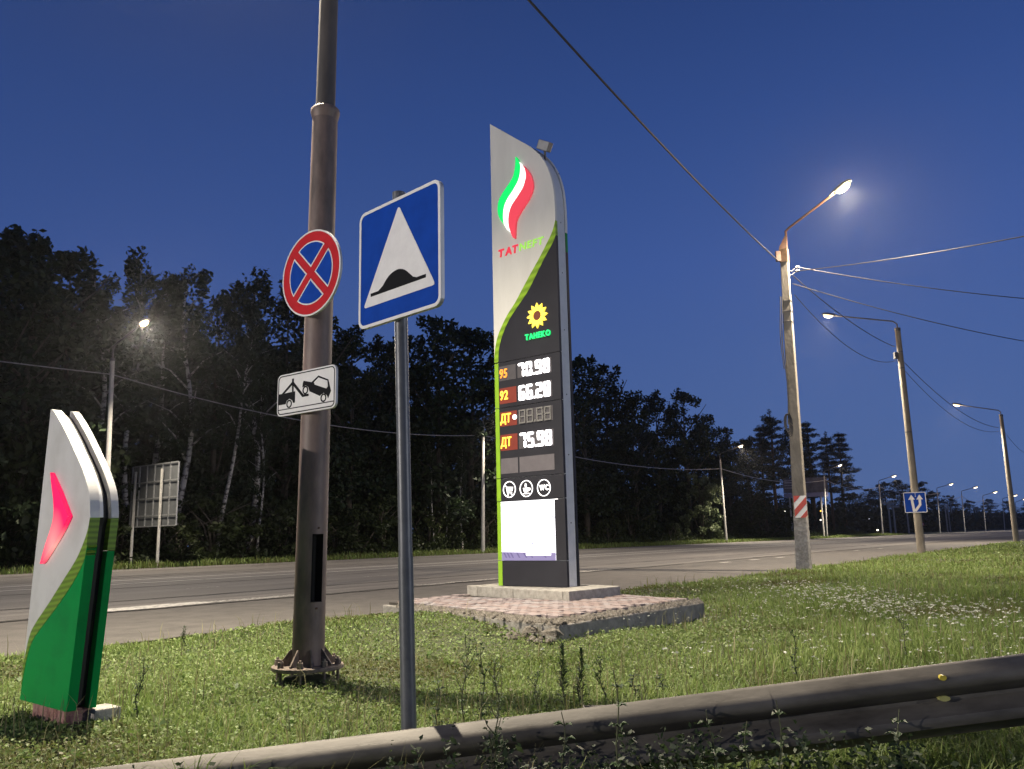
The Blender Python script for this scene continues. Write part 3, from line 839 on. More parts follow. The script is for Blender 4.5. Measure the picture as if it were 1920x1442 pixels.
# flame
def sc(l): return [(x * s_ / .95 * 1.0, z) for x, z in l]
GW = [(0.594, 7.129), (0.666, 7.009), (0.691, 6.935), (0.678, 6.806), (0.629, 6.674), (0.508, 6.534), (0.397, 6.434), (0.321, 6.324), (0.29, 6.2), (0.287, 6.083), (0.297, 6.0)]
GL = [(0.297, 6.0), (0.223, 6.1), (0.18, 6.216), (0.173, 6.321), (0.204, 6.446), (0.29, 6.554), (0.44, 6.687), (0.534, 6.792), (0.577, 6.926), (0.591, 7.026), (0.594, 7.129)]
WR = [(0.705, 6.965), (0.755, 6.90), (0.79, 6.835), (0.808, 6.722), (0.79, 6.638), (0.735, 6.524), (0.625, 6.41), (0.482, 6.278), (0.425, 6.162), (0.404, 6.051), (0.409, 5.933), (0.446, 5.812)]
RR = [(0.752, 6.912), (0.854, 6.788), (0.911, 6.675), (0.945, 6.547), (0.938, 6.435), (0.873, 6.311), (0.764, 6.198), (0.637, 6.074), (0.572, 5.977), (0.55, 5.852), (0.536, 5.676)]
gw = cr(GW, 5); gl = cr(GL, 5); wr = cr(WR, 5); rr_ = cr(RR, 5)
def flame(poly, m, lab, d):
    MB().prism(poly, -d, .0).obj('flame_band', m, tot, label=lab, bevel=.006)
flame(gw + gl[1:-1], M_fgreen, 'green lit band of the flame emblem', .045)
flame([(gw[i][0] + .005, gw[i][1]) for i in range(5, len(gw))] + [(.372, 5.878)] + wr[::-1], M_fwhite, 'white lit band of the flame emblem', .04)
flame([(x + .005, z) for x, z in wr[3:]] + [(.47, 5.76), (.50, 5.70)] + rr_[::-1], M_fred, 'red lit band of the flame emblem', .045)
def letters(txt, m, cx, cz, size, bold, sx, gap, shear=0.0, d=.03, name='letter', base=0.0, parent=None, slope=0):
    x = cx
    for ch in txt:
        t_ = text_mb(ch, size, d, bold, shear, sx)
        if not t_.v: x += size * .3; continue
        xs = [v[0] for v in t_.v]; w = max(xs) - min(xs)
        shift(t_, x - min(xs), -d / 2 - base, cz).obj(name, m, parent or tot)
        x += w + gap
    return x
xe = letters('TAT', M_tred, .145, 5.50, .185, .006, 1.05, .016, .12, .014)
letters('NEFT', M_tgreen, xe + .006, 5.505, .175, .003, 1.12, .018, .12, .014)
# sunflower
sf = Vector((.992 * s_, 4.495 * s_))
for i in range(12):
    a = 2 * math.pi * i / 12
    pet = [(0.078, -.018), (.125, -.037), (.165, -.028), (.215, 0), (.165, .028), (.125, .037), (.078, .018)]
    MB().prism([(sf.x + x * math.cos(a) - z * math.sin(a), sf.y + x * math.sin(a) + z * math.cos(a)) for x, z in pet], -.02, 0).obj('petal', M_yellow, tot)
MB().prism(circle(sf.x, sf.y, .085, 20), -.012, 0).obj('seed_head', M_seed, tot)
letters('TAHEKO', M_tane, .725 * s_, 4.148 * s_, .130, .003, .86, .016, .0)
# price rows
SEG = {'0': 'abcdef', '1': 'bc', '2': 'abged', '3': 'abgcd', '4': 'fgbc', '5': 'afgcd', '6': 'afgedc', '7': 'abc', '8': 'abcdefg', '9': 'abfgcd'}
def digit(ch, x, z, w, h, t, name, m, par, dp=.012):
    mb = MB()
    hh = h / 2
    S = {'a': (x, z + h - t, x + w, z + h), 'g': (x, z + hh - t / 2, x + w, z + hh + t / 2), 'd': (x, z, x + w, z + t),
         'f': (x, z + hh + .004, x + t, z + h - .004), 'b': (x + w - t, z + hh + .004, x + w, z + h - .004), 'e': (x, z + .004, x + t, z + hh - .004), 'c': (x + w - t, z + .004, x + w, z + hh - .004)}
    for i, q in enumerate(SEG[ch]):
        x0, z0, x1, z1 = S[q]
        k = t * .35
        if q in 'agd': pl_ = [(x0 + k, z0), (x1 - k, z0), (x1, (z0 + z1) / 2), (x1 - k, z1), (x0 + k, z1), (x0, (z0 + z1) / 2)]
        else: pl_ = [((x0 + x1) / 2, z0), (x1, z0 + k), (x1, z1 - k), ((x0 + x1) / 2, z1), (x0, z1 - k), (x0, z0 + k)]
        mb.prism(pl_, -.018 - .0007 * (i % 2), -.006)
    return mb.obj(name, m, par)
rowz = [(3.475, 3.735, '95', '70.98', M_orange, M_digit), (3.07, 3.345, '92', '66.28', M_amber, M_digit), (2.675, 2.925, 'ДТ', '88.88', M_amber, M_off), (2.255, 2.53, 'ДТ', '75.98', M_amber, M_digit), (1.86, 2.12, '', '', None, None)]
for ri, (z0, z1, fuel, price, mf, md) in enumerate(rowz):
    z0 *= s_; z1 *= s_
    gp = MB().prism(rrect(.105 * s_, z0, .485 * s_, z1, .006, 2), -.003, .002).obj('grade_pane', (M_redpane if ri in (1, 2, 3) else M_pane) if fuel else M_pane2, tot)
    pp = MB().prism(rrect(.52 * s_, z0, 1.255 * s_, z1, .006, 2), -.004, .002).obj('price_pane', M_pane if price else M_pane2, tot)
    if fuel:
        letters(fuel, mf, (.125 if fuel != 'ДТ' else .12) * s_, (z0 + z1) / 2 - (.012 if ri == 0 else 0), .21 if fuel != 'ДТ' else .20, .004, .78, .012, .06, .012, 'digit' if fuel.isdigit() else 'letter', .004, gp)
        if ri == 2: MB().prism(circle(.445 * s_, (z0 + z1) / 2 + .01, .042, 20), -.02, -.004).obj('marker_dot', M_fwhite, gp)
        x = .545 * s_; w = .128
        for ch in price:
            if ch == '.':
                MB().prism([(x - .006, z0 + .012), (x + .026, z0 + .012), (x + .026, z0 + .044), (x - .006, z0 + .044)], -.018, -.006).obj('decimal_point', md, pp); x += .040
            else:
                digit(ch, x, z0 + .008, w, (z1 - z0) - .016,   .043 if md is M_digit else .022, 'digit', md, pp); x += w + .030
# service icons
for i, cx in enumerate((.284, .652, 1.022)):
    cx *= s_; cz = (1.59, 1.585, 1.578)[i] * s_
    MB().ring(circle(cx, cz, .132, 36), circle(cx, cz, .119, 36), -.008, .001).obj('icon_ring', M_icon, tot)
    if i == 0:
        ic = MB()
        for j, pl_ in enumerate([stroke([(cx - .09, cz + .065), (cx - .062, cz + .05), (cx - .042, cz - .055), (cx + .055, cz - .055)], .013), [(cx - .048, cz + .042), (cx + .078, cz + .036), (cx + .06, cz - .03), (cx - .036, cz - .03)]]):
            ic.prism(pl_, -.008 - .0006 * j, .001)
        ic.prism(circle(cx - .03, cz - .082, .014, 10), -.008, .001); ic.prism(circle(cx + .046, cz - .082, .014, 10), -.008, .001)
        ic.obj('cart_icon', M_icon, tot)
    elif i == 1:
        ic = MB()
        ic.prism([(cx - .062, cz + .012), (cx + .045, cz + .012), (cx + .035, cz - .04), (cx + .01, cz - .062), (cx - .028, cz - .062), (cx - .052, cz - .04)], -.008, .001)
        ic.prism(stroke([(cx + .043, cz + .002), (cx + .075, cz + .004), (cx + .08, cz - .018), (cx + .037, cz - .038)], .012), -.0075, .001)
        ic.prism([(cx - .075, cz - .072), (cx + .07, cz - .072), (cx + .05, cz - .086), (cx - .055, cz - .086)], -.008, .001)
        ic.prism(cr([(cx - .012, cz + .088), (cx + .008, cz + .05), (cx, cz + .022), (cx - .022, cz + .025), (cx - .028, cz + .05)], 3, True), -.008, .001)
        ic.obj('cup_icon', M_icon, tot)
    else:
        letters('WC', M_icon, cx - .086, cz, .118, .004, .78, .008, 0, .008)
# video screen: washed-out picture with a lavender foot
M_scr = mat('screen_picture', (.02, .02, .02), .3, var=0, emit=2.8, ecol=(1.0, .975, 1.0))
def scr_marks(m):
    t = m.node_tree; b = t.nodes['Principled BSDF']
    co = t.nodes.new('ShaderNodeTexCoord'); mp = t.nodes.new('ShaderNodeMapping'); mp.inputs['Scale'].default_value = (1, 1, 1.8); mp.inputs['Rotation'].default_value = (0, .5, 0)
    nz = t.nodes.new('ShaderNodeTexNoise'); nz.inputs['Scale'].default_value = 6.5; nz.inputs['Detail'].default_value = 5; nz.inputs['Roughness'].default_value = .75
    rp = t.nodes.new('ShaderNodeValToRGB')
    e = rp.color_ramp.elements
    e[0].position = .37; e[0].color = (.22, .22, .29, 1); e[1].position = .45; e[1].color = (1, .975, 1, 1)
    t.links.new(co.outputs['Object'], mp.inputs[0]); t.links.new(mp.outputs[0], nz.inputs['Vector']); t.links.new(nz.outputs['Fac'], rp.inputs[0]); t.links.new(rp.outputs[0], b.inputs['Emission Color'])
scr_marks(M_scr)
SX0, SX1, SZ0, SZ1 = .09 * s_, 1.225 * s_, .412 * s_, 1.386 * s_
MB().prism([(SX0, SZ0), (SX1, SZ0), (SX1, SZ1), (SX0, SZ1)], -.006, .001).obj('video_screen', M_scr, tot)
M_lav = mat('lavender_strip', (.02, .02, .02), .3, col2=(.03, .03, .03), emit=1.0, ecol=(.34, .28, .52))
zs0 = SZ0 + .135
MB().prism([(SX0, SZ0), (SX1, SZ0), (SX1, zs0 - .02), (SX0, zs0)], -.008, -.0055).obj('caption_strip', M_lav, tot)
M_lav2 = mat('violet_streak', (.02, .02, .02), .3, var=0, emit=1.0, ecol=(.20, .16, .36))
for q in (.03, .10, .17, .30, .44, .56, .82):
    MB().prism([(SX0 + q, zs0 - .012 - q * .018), (SX0 + q + .035, zs0 - .012 - q * .018), (SX0 + q + .085, SZ0 + .04), (SX0 + q + .055, SZ0 + .04)], -.0092, -.0078).obj('screen_mark', M_lav2, tot)
MB().prism([(SX0 + .50, SZ0 + .075), (SX0 + .99, SZ0 + .075), (SX0 + .99, SZ0 + .118), (SX0 + .50, SZ0 + .125)], -.0098, -.0078).obj('white_caption', M_icon, tot)
MB().prism([(1.23 * s_, 1.378 * s_), (1.30 * s_, 1.378 * s_), (1.30 * s_, 1.388 * s_), (1.23 * s_, 1.388 * s_)], -.006, .001).obj('screen_leak', M_icon, tot)

# ------------------------------------------------------------------ small totem
SB = P(37, 1312, .08)
sm = thing('direction_totem', 'short green and white totem with a glowing pink-red chevron in the grass', 'totem', (SB.x, SB.y, 0), -rad(40))
zb = .08
OUT = [(0.136, 2.008), (0.160, 2.006), (0.232, 1.965), (0.407, 1.833), (0.581, 1.681), (0.725, 1.547), (0.836, 1.419), (0.877, 1.342), (0.897, 1.268), (0.905, 1.22)]
SWI = [(0.905, 1.212), (0.882, 1.131), (0.828, 1.043), (0.731, 0.937), (0.553, 0.802), (0.37, 0.662), (0.177, 0.525), (0.092, 0.444), (0.045, 0.337), (0.014, 0.231), (0.006, 0.109)]
SWO = [(0.89, 1.03), (0.852, 0.929), (0.715, 0.796), (0.498, 0.640), (0.271, 0.495), (0.140, 0.402), (0.070, 0.294), (0.035, 0.189), (0.010, 0.09)]
so = cr(OUT, 5); swi = cr(SWI, 5); swo = cr(SWO, 5)
def xrt(z): return .755 + (.905 - .755) * (z / 1.22)
def left(z): return .136 * z / 2.008
def zup(l, d=0): return [(x, z + zb) for x, z in l]
MB().prism(zup([(left(.115), .115)] + so + swi), 0, .064).obj('white_sail', M_white2, sm, bevel=.006)
MB().prism(zup(swi + swo[::-1] + [(xrt(1.03), 1.03), (xrt(1.2), 1.2)]) if False else zup(swi[::-1] + [(xrt(1.04), 1.04)] + swo), -.001, .064).obj('wave_stripe', M_wave2, sm)
MB().prism(zup([(0, 0), (xrt(0), 0), (xrt(1.03), 1.03)] + swo), 0, .064).obj('green_panel', M_green, sm, bevel=.005)
def inset(l, d):
    res = []
    for i, p in enumerate(l):
        q = l[min(i + 1, len(l) - 1)]; o_ = l[max(i - 1, 0)]
        t_ = Vector((q[0] - o_[0], q[1] - o_[1])).normalized()
        res.append((p[0] + t_.y * d, p[1] - t_.x * d))
    return res
ci = inset(so, .045)
M_slot = mat('slot_grey', (.012, .012, .013), .7, var=.1)
MB().prism(zup([(.03, .02), (xrt(0) - .06, .02), (xrt(1.16) - .06, 1.16)] + [p for p in ci[::-1] if p[1] > 1.17] + [(.13, 1.90)]), .065, .135).obj('core', M_slot, sm)
cap = [p for p in inset(so, .030) if p[1] > 1.17]; cap2 = [p for p in inset(so, .044) if p[1] > 1.17]
MB().prism(zup(cap + cap2[::-1]), .0645, .098).obj('core_cap', M_grey, sm)
MB().prism(zup([(xrt(1.21), 1.21)] + so[::-1] + [(left(1.21), 1.21)]), .136, .186).obj('rear_white_sail', M_white2, sm, bevel=.005)
MB().prism(zup([(left(1.0), 1.0), (xrt(1.0), 1.0), (xrt(1.207), 1.207), (left(1.207), 1.207)]), .136, .186).obj('rear_wave_stripe', M_wave2, sm)
MB().prism(zup([(0, 0), (xrt(0), 0), (xrt(.997), .997), (left(.997), .997)]), .136, .186).obj('rear_green_panel', M_green, sm, bevel=.005)
CHR = [(0.29, 1.544), (0.375, 1.475), (0.465, 1.398), (0.568, 1.298), (0.638, 1.232)]
CHR2 = [(0.638, 1.228), (0.554, 1.143), (0.426, 1.041), (0.294, 0.946), (0.240, 0.918)]
CHL = [(0.237, 0.926), (0.297, 1.043), (0.364, 1.147), (0.399, 1.234), (0.38, 1.341), (0.329, 1.451), (0.29, 1.544)]
MB().prism(zup(cr(CHR, 4) + cr(CHR2, 4) + cr(CHL, 4)[:-1]), -.03, .0).obj('chevron', M_chev, sm, bevel=.008)
M_redbrick = mat('reddish_base', (.20, .09, .075), .9, col2=(.34, .20, .17), scale=14, bump=.4)
MB().box((.17, .02, -.1), (.70, .2, .085)).obj('base_block', M_redbrick, sm, bevel=.012)
MB().box((.60, .16, -.1), (.80, .33, .07)).obj('pale_block', M_conc, sm, bevel=.012)

# ------------------------------------------------------------------ plates on the mast
def plate_back(root, outline, y0, y1, name='backing'): return MB().prism(outline, y0, y1).obj(name, M_alu, root)
maz = rad(37)
ax = Vector((math.cos(maz), -math.sin(maz), 0)); ay = Vector((math.sin(maz), math.cos(maz), 0))
MO = Vector((MB0.x, MB0.y, 0)) - ay * .165
ns_ = thing('road_sign', 'round red and blue no-stopping sign clamped to the steel mast', 'road sign', MO + ax * .13 + Z * 3.405 + Vector((lean.x * 0, 0, 0)), -maz)
Rr = .385
plate_back(ns_, circle(0, 0, Rr, 64), .004, .022)
MB().ring(circle(0, 0, Rr, 64), circle(0, 0, Rr * .965, 64), -.002, .003).obj('white_edge', M_signwhite, ns_)
MB().ring(circle(0, 0, Rr * .962, 64), circle(0, 0, Rr * .745, 64), .0, .003).obj('red_ring', M_signred, ns_)
for i in range(4):
    ac = 90 * i
    # quarter of blue between the bars
    def quarter(ro, gap):
        pts = []
        a0_ = math.asin(gap / ro)
        for q in range(13):
            a = rad(ac - 45) + a0_ + (math.pi / 2 - 2 * a0_) * q / 12
            pts.append((ro * math.cos(a), ro * math.sin(a)))
        m_ = gap * math.sqrt(2)
        pts.append((m_ * math.cos(rad(ac)), m_ * math.sin(rad(ac))))
        return pts
    MB().prism(quarter(Rr * .742, .036), -.001, .003).obj('white_outline', M_signwhite, ns_)
    MB().prism(quarter(Rr * .712, .049), -.003, .003).obj('blue_field', M_signblue, ns_)
for sg in (1, -1):
    w = .033; l_ = Rr * .744; c_ = math.sqrt(.5)
    def rt(x, z): return ((x - sg * z) * c_, (sg * x + z) * c_)
    MB().prism([rt(-l_, -w), rt(l_, -w), rt(l_, w), rt(-l_, w)], -.002 - .0005 * sg, .003).obj('red_bar', M_signred, ns_)
for zz in (-.15, .15):
    MB().box((-.2, .023, zz - .015), (.2, .045, zz + .015)).obj('clamp_bar', M_steel, ns_)

tw = thing('tow_plate', 'white plate with tow truck lifting a car, clamped below the round sign', 'road sign', MO + Z * .1, -maz)
x0, x1, z0, z1 = -.283, .478, 2.082, 2.447
plate_back(tw, rrect(x0, z0, x1, z1, .05), .004, .024)
MB().prism(rrect(x0, z0, x1, z1, .05), .0, .0035).obj('white_face', M_signwhite, tw)
MB().ring(rrect(x0 + .012, z0 + .012, x1 - .012, z1 - .012, .042), rrect(x0 + .021, z0 + .021, x1 - .021, z1 - .021, .034), -.002, .001).obj('black_border', M_black, tw)
tr_ = MB()
tr_.prism([(x0 + .021, 2.279), (-.223, 2.278), (-.19, 2.278), (-.041, 2.281), (-.041, 2.183), (-.064, 2.182), (-.076, 2.205), (-.116, 2.225), (-.152, 2.210), (-.166, 2.182), (x0 + .021, 2.183)], -.002, .001)
tr_.prism([(-.223, 2.276), (-.083, 2.368), (-.066, 2.352), (-.19, 2.275)], -.0025, .001)
tr_.prism([(-.084, 2.395), (-.062, 2.395), (-.062, 2.278), (-.080, 2.278)], -.003, .001)
tr_.prism([(-.062, 2.364), (.071, 2.240), (.138, 2.238), (.138, 2.219), (.058, 2.219), (-.076, 2.343)], -.0035, .001)
tr_.obj('truck_picture', M_black, tw)
ca = MB()
ca.prism([(.07, 2.358), (.174, 2.332), (.261, 2.378), (.386, 2.328), (.422, 2.228), (.387, 2.168), (.372, 2.196), (.33, 2.222), (.295, 2.209), (.285, 2.200), (.150, 2.256), (.132, 2.296), (.098, 2.314), (.055, 2.302), (.060, 2.340)], -.002, .001)
ca.obj('car_picture', M_black, tw)
MB().prism([(.208, 2.326), (.264, 2.360), (.376, 2.319), (.384, 2.270), (.365, 2.254), (.219, 2.305)], -.0045, .001).obj('car_window_picture', M_signwhite, tw)
whl = MB()
for cx_, cz_ in ((-.117, 2.180), (.095, 2.274), (.329, 2.180)):
    whl.ring(circle(cx_, cz_, .036, 24), circle(cx_, cz_, .024, 24), -.003, .001)
whl.obj('wheel_pictures', M_black, tw)
MB().prism([(x0 + .02, 2.134), (x1 - .02, 2.134), (x1 - .02, 2.142), (x0 + .02, 2.142)], -.002, .001).obj('road_line_picture', M_black, tw)
for zz in (2.15, 2.38):
    MB().box((-.05, .025, zz - .012), (.25, .06, zz + .012)).obj('clamp_bar', M_steel, tw)

# ------------------------------------------------------------------ hump sign on its own post
hb = Vector((P(768, 1372, .17).x, 0, 0))
HBx = on_plane(768, 1372, Vector((0, 4.3, 0)), Vector((0, 1, 0))); HTx = on_plane(749, 362, Vector((0, 4.3, 0)), Vector((0, 1, 0)))
hs_ = thing('road_sign', 'square blue sign, white triangle over a black hump, on a grey post behind the guardrail', 'road sign', (HBx.x, 4.3, 0), 0)
ll = Vector(((HTx.x - HBx.x) / (HTx.z - HBx.z), 0, 1))
MB().tube([ll * -.3, ll * 1.02], .0385, 20).obj('lower_post', M_post, hs_, smooth=True)
MB().tube([ll * 1.0, ll * HTx.z], .0355, 20).obj('upper_post', M_post, hs_, smooth=True)
haz = rad(44)
pan = bpy.data.objects.new('sign_panel', None)
hax = Vector((math.cos(haz), -math.sin(haz), 0)); hay = Vector((math.sin(haz), math.cos(haz), 0))
ctr = on_plane(746, 482, Vector((HBx.x, 4.3, 0)) + ll * 2.6 - hay * .066, hay)
bk = MB().prism(rrect(-.345, -.335, .345, .335, .05), .004, .024).obj('sign_panel', M_alu, hs_, loc=ctr - Vector((HBx.x, 4.3, 0)))
bk.rotation_euler = (0, 0, -haz)
MB().ring(rrect(-.345, -.335, .345, .335, .05), rrect(-.328, -.318, .328, .318, .036), -.002, .0035).obj('white_border', M_signwhite, bk)
MB().prism(rrect(-.3285, -.3185, .3285, .3185, .036), 0, .0035).obj('blue_field', M_signblue, bk)
def rtri(pts, r):
    res = []
    n = len(pts)
    for i in range(n):
        p = Vector(pts[i]); a = (Vector(pts[i - 1]) - p).normalized(); b = (Vector(pts[(i + 1) % n]) - p).normalized()
        for t_ in (0, .25, .5, .75, 1):
            q = (1 - t_) ** 2 * (p + a * r) + 2 * t_ * (1 - t_) * p + t_ ** 2 * (p + b * r)
            res.append((q.x, q.y))
    return res
MB().prism(rtri([(.008, .288), (.305, -.222), (-.300, -.222)], .025), -.002, .001).obj('white_triangle', M_signwhite, bk)
MB().prism([(-.232, -.168), (-.232, -.150), (-.165, -.150)] + cr([(-.125, -.130), (-.085, -.095), (-.04, -.075), (.012, -.070), (.06, -.085), (.10, -.115), (.13, -.140)], 3) + [(.16, -.150), (.232, -.150), (.232, -.168)], -.004, .001).obj('black_hump', M_black, bk)
for zz in (-.2, .2):
    MB().box((-.12, .025, zz - .015), (.12, .05, zz + .015)).obj('clamp_bar', M_steel, bk)

# ------------------------------------------------------------------ plates on the concrete poles
l1y = b1.y
hpC = on_plane(1501, 950, b1 - Vector((0, .33, 0)), Vector((0, 1, 0)))
hz_ = thing('hazard_plate', 'red and white diagonal striped plate fixed to the square concrete pole', 'plate', hpC, rad(-4))
hw, hh_ = .175, .31
MB().box((-hw, .0, -hh_), (hw, .006, hh_)).obj('backing', M_signwhite, hz_)
def clip_band(c0, c1):
    """part of the plate with c0 < z - x*1.15 < c1"""
    pts = [(-hw, -hh_), (hw, -hh_), (hw, hh_), (-hw, hh_)]
    for sgn, c in ((1, c0), (-1, c1)):
        res = []
        for i in range(len(pts)):
            p, q = pts[i], pts[(i + 1) % len(pts)]
            fp = sgn * (p[1] - p[0] * 1.05 - c); fq = sgn * (q[1] - q[0] * 1.05 - c)
            if fp >= 0: res.append(p)
            if fp * fq < 0:
                t_ = fp / (fp - fq); res.append((p[0] + (q[0] - p[0]) * t_, p[1] + (q[1] - p[1]) * t_))
        pts = res
    return pts
M_hred = mat('hazard_red', (.50, .075, .055), .5, var=.15, scale=20)
for c0, c1 in ((-.60, -.28), (-.10, .10), (.29, .60)):
    b_ = clip_band(c0, c1)
    if len(b_) > 2: MB().prism(b_, -.003, .001).obj('red_stripe', M_hred, hz_)
MB().prism([(hw - .06, -hh_), (hw, -hh_), (hw, -hh_ + .06)], -.004, .001).obj('pale_corner', mat('bent_corner', (.6, .55, .4), .6), hz_)

lsC = on_plane(1716, 942, b2 - Vector((.0, .25, 0)), Vector((0, 1, 0)))
ls = thing('lane_sign', 'small blue sign with two white arrows strapped to the slim round lamp pole', 'road sign', lsC, -rad(24))
v_ = .47
plate_back(ls, rrect(-v_, -v_, v_, v_, .05), .004, .03)
MB().ring(rrect(-v_, -v_, v_, v_, .05), rrect(-v_ + .03, -v_ + .03, v_ - .03, v_ - .03, .03), -.004, .0035).obj('white_border', M_signwhite, ls)
MB().prism(rrect(-v_ + .031, -v_ + .031, v_ - .031, v_ - .031, .03), 0, .0035).obj('blue_field', M_signblue, ls)
ar = MB().prism(stroke([(-.08, -.43), (-.13, .14)], .11), -.004, .001).prism([(-.28, .13), (.0, .13), (-.14, .36)], -.005, .001)
ar.obj('straight_arrow', M_signwhite, ls)
MB().prism(stroke([(-.03, -.40), (.20, -.10), (.20, .14)], .11), -.0045, .001).prism([(.06, .13), (.34, .13), (.20, .36)], -.0055, .001).obj('branching_arrow', M_signwhite, ls)
for k_ in range(2):
    MB().prism([(.02, .36 - .1 * k_), (.045, .36 - .1 * k_), (.045, .42 - .1 * k_), (.02, .42 - .1 * k_)], -.004, .001).obj('lane_tick', M_signwhite, ls)

# ------------------------------------------------------------------ guardrail
gr = thing('guardrail', 'weathered steel W-beam guardrail that slopes down into the weeds', 'guardrail', (0, 4.0, 0), 0)
PROF = [(.012, -.010), (.004, -.002), (-.006, -.001), (-.024, -.010), (-.062, -.034), (-.074, -.044), (-.081, -.058), (-.083, -.074), (-.081, -.090), (-.072, -.102), (-.014, -.140), (0, -.148), (0, -.164), (-.012, -.172), (-.078, -.212), (-.083, -.227), (-.083, -.242), (-.078, -.257), (-.030, -.282), (0, -.312), (.012, -.306)]
def zt(x):
    return min(.301 + .095 * x, .62)
def beam(xa, xb, off=0.0):
    b = MB()
    xs = np.linspace(xa, xb, max(2, int((xb - xa) / .25)))
    n = len(PROF)
    for s2 in (0, 1):
        for x in xs:
            for (y, z) in PROF:
                b.v.append((x, y + off + s2 * .004, zt(x) + z + .006 - s2 * .001))
    m = len(xs)
    for s2 in (0, 1):
        for i in range(m - 1):
            for j in range(n - 1):
                k = s2 * m * n + i * n + j
                b.f.append((k, k + 1, k + n + 1, k + n))
    for i in range(m - 1):
        for j in (0, n - 1):
            k = i * n + j
            b.f.append((k, k + n, k + n + m * n, k + m * n))
    for i in (0, m - 1):
        for j in range(n - 1):
            k = i * n + j
            b.f.append((k, k + 1, k + 1 + m * n, k + m * n))
    return b.obj('beam', M_rail, gr, smooth=True)
beam(-5.2, -1.9, .0); beam(-2.05, 1.13, -.005); beam(.93, 4.3, 0.0); beam(4.1, 7.2, -.005)
for x in (1.0, 4.2):
    for dz in (-.044, -.262):
        dy = -.072 - .02
        bt = MB().lathe([(.018, 0), (.018, .004), (.012, .008), (.004, .009)], 12)
        bt.xform(Matrix.Rotation(rad(28 if dz > -.1 else 62), 4, 'X')).obj('splice_bolt', M_rail, gr, loc=(x, -.059, zt(x) + dz + .006), smooth=True)
for x in (-3.3, -.55 + .9, 3.0, 5.6):
    MB().box((x - .05, .02, -.6), (x + .05, .028, zt(x) - .02)).box((x - .05, .028, -.6), (x - .044, .14, zt(x) - .02)).box((x - .05, .14, -.6), (x + .05, .148, zt(x) - .02)).obj('rail_post', M_rail, gr)
M_yel = mat('yellow_reflector', (.45, .36, .04), .4, var=.2)
M_yel2 = mat('pale_reflector', (.34, .33, .12), .4, var=.2)
for (px, py, mm, rx, yy) in ((1768, 1271, M_yel, .016, 3.917), (1771, 1310, M_yel2, .026, 3.972)):
    q = on_plane(px, py, Vector((0, yy, 0)), Vector((0, 1, 0)))
    MB().prism(circle(0, 0, rx, 14, .012), -.003, .02).obj('reflector', mm, gr, loc=q - Vector((0, 4.0, 0)))

# ------------------------------------------------------------------ overhead wires
M_palecable = mat('pale_cable', (.34, .34, .35), .5, .3, var=.2)
def wire(label, a, b, sag, r=.012, n=20, name='overhead_wire', m=None):
    a = Vector(a); b = Vector(b)
    pts = [a + (b - a) * t_ - Z * (4 * sag * t_ * (1 - t_)) for t_ in np.linspace(0, 1, n)]
    o = MB().tube([p - a for p in pts], r, 6).obj(name, m or M_cable, None, loc=a, smooth=True)
    return tag(o, label, 'wire', 'overhead wires between the lamp poles')
def pw(px, py, dist_pt):
    return on_plane(px, py, dist_pt, Vector((0, 1, 0)))
pA = pw(1460, 490, b1)
mtop = Vector((MB0.x, MB0.y, 0)) + mp_(8.62)
wire('thick twisted cable running from the tall steel mast to the square concrete pole', mtop, pA, .22, .021, 28)
c2a = pw(1677, 650, b2); c2b = pw(1681, 676, b2)
wire('upper wire from the square concrete pole to the slim round pole', pw(1487, 517, b1), c2a, .25, .016)
wire('lower slack wire from the square concrete pole to the slim round pole', pw(1490, 553, b1), c2b, .75, .013)
c3a = pw(1872, 802, b3); c3b = pw(1872, 803, b3)
wire('upper wire from the slim round pole to the farthest near pole', pw(1690, 674, b2), c3a, .7, .018)
wire('lower wire from the slim round pole to the farthest near pole', pw(1692, 690, b2), c3a - Z * .25, 1.0, .014)
wire('wire leaving the farthest near pole down the road', pw(1882, 808, b3), un(100, 8.5, 8.6), 1.0, .014)
for lab, (px, py), (qx_, qy_), dy, sg_ in (('glinting wire rising from the square concrete pole out of the picture', (1495, 508), (1920, 432), -7, .15),
                                           ('glinting wire dropping from the bracket of the square concrete pole', (1495, 501), (1920, 550), 2, .20),
                                           ('dark wire leaving the square concrete pole below its bracket', (1486, 532), (1920, 627), 6, .30)):
    a_ = pw(px, py, b1); e_ = pw(qx_, qy_, b1 + Vector((0, dy, 0)))
    wire(lab, a_, a_ + (e_ - a_) * 1.5, sg_, .014)
fl0, ft0 = far_lamps[0]; fl1, ft1 = far_lamps[1]; fl2, ft2 = far_lamps[2]; fl3, ft3 = far_lamps[3]
a0w = fl0 + ft0 * .93
wire('pale wire reaching the pole behind the small totem', un(-14, 42.3, 10.6), a0w, .45, .03, m=M_palecable)
wire('long pale wire sagging across the birch trunks', a0w, fl1 + ft1 * .93, 1.0, .03, m=M_palecable)
wire('wire sagging before the dark wood beyond the price totem', fl1 + ft1 * .93, fl2 + ft2 * .89, 1.0, .04, m=M_palecable)
wire('wire sagging from the lamplit bush pole to the billboard pole', fl2 + ft2 * .89, fl3 + ft3 * .93, .9, .045, m=M_palecable)
for i in range(3, 8):
    wire(('wire between the billboard pole and the white sign pole', 'wire from the white sign pole towards the blue lane sign', 'wire reaching the pole before the pale low building', 'wire between the poles on both ends of the pale low building', 'last wire seen before the dark near pole')[i - 3], far_lamps[i][0] + far_lamps[i][1] * .95, far_lamps[i + 1][0] + far_lamps[i + 1][1] * .95, 1.0, .05, m=M_palecable)

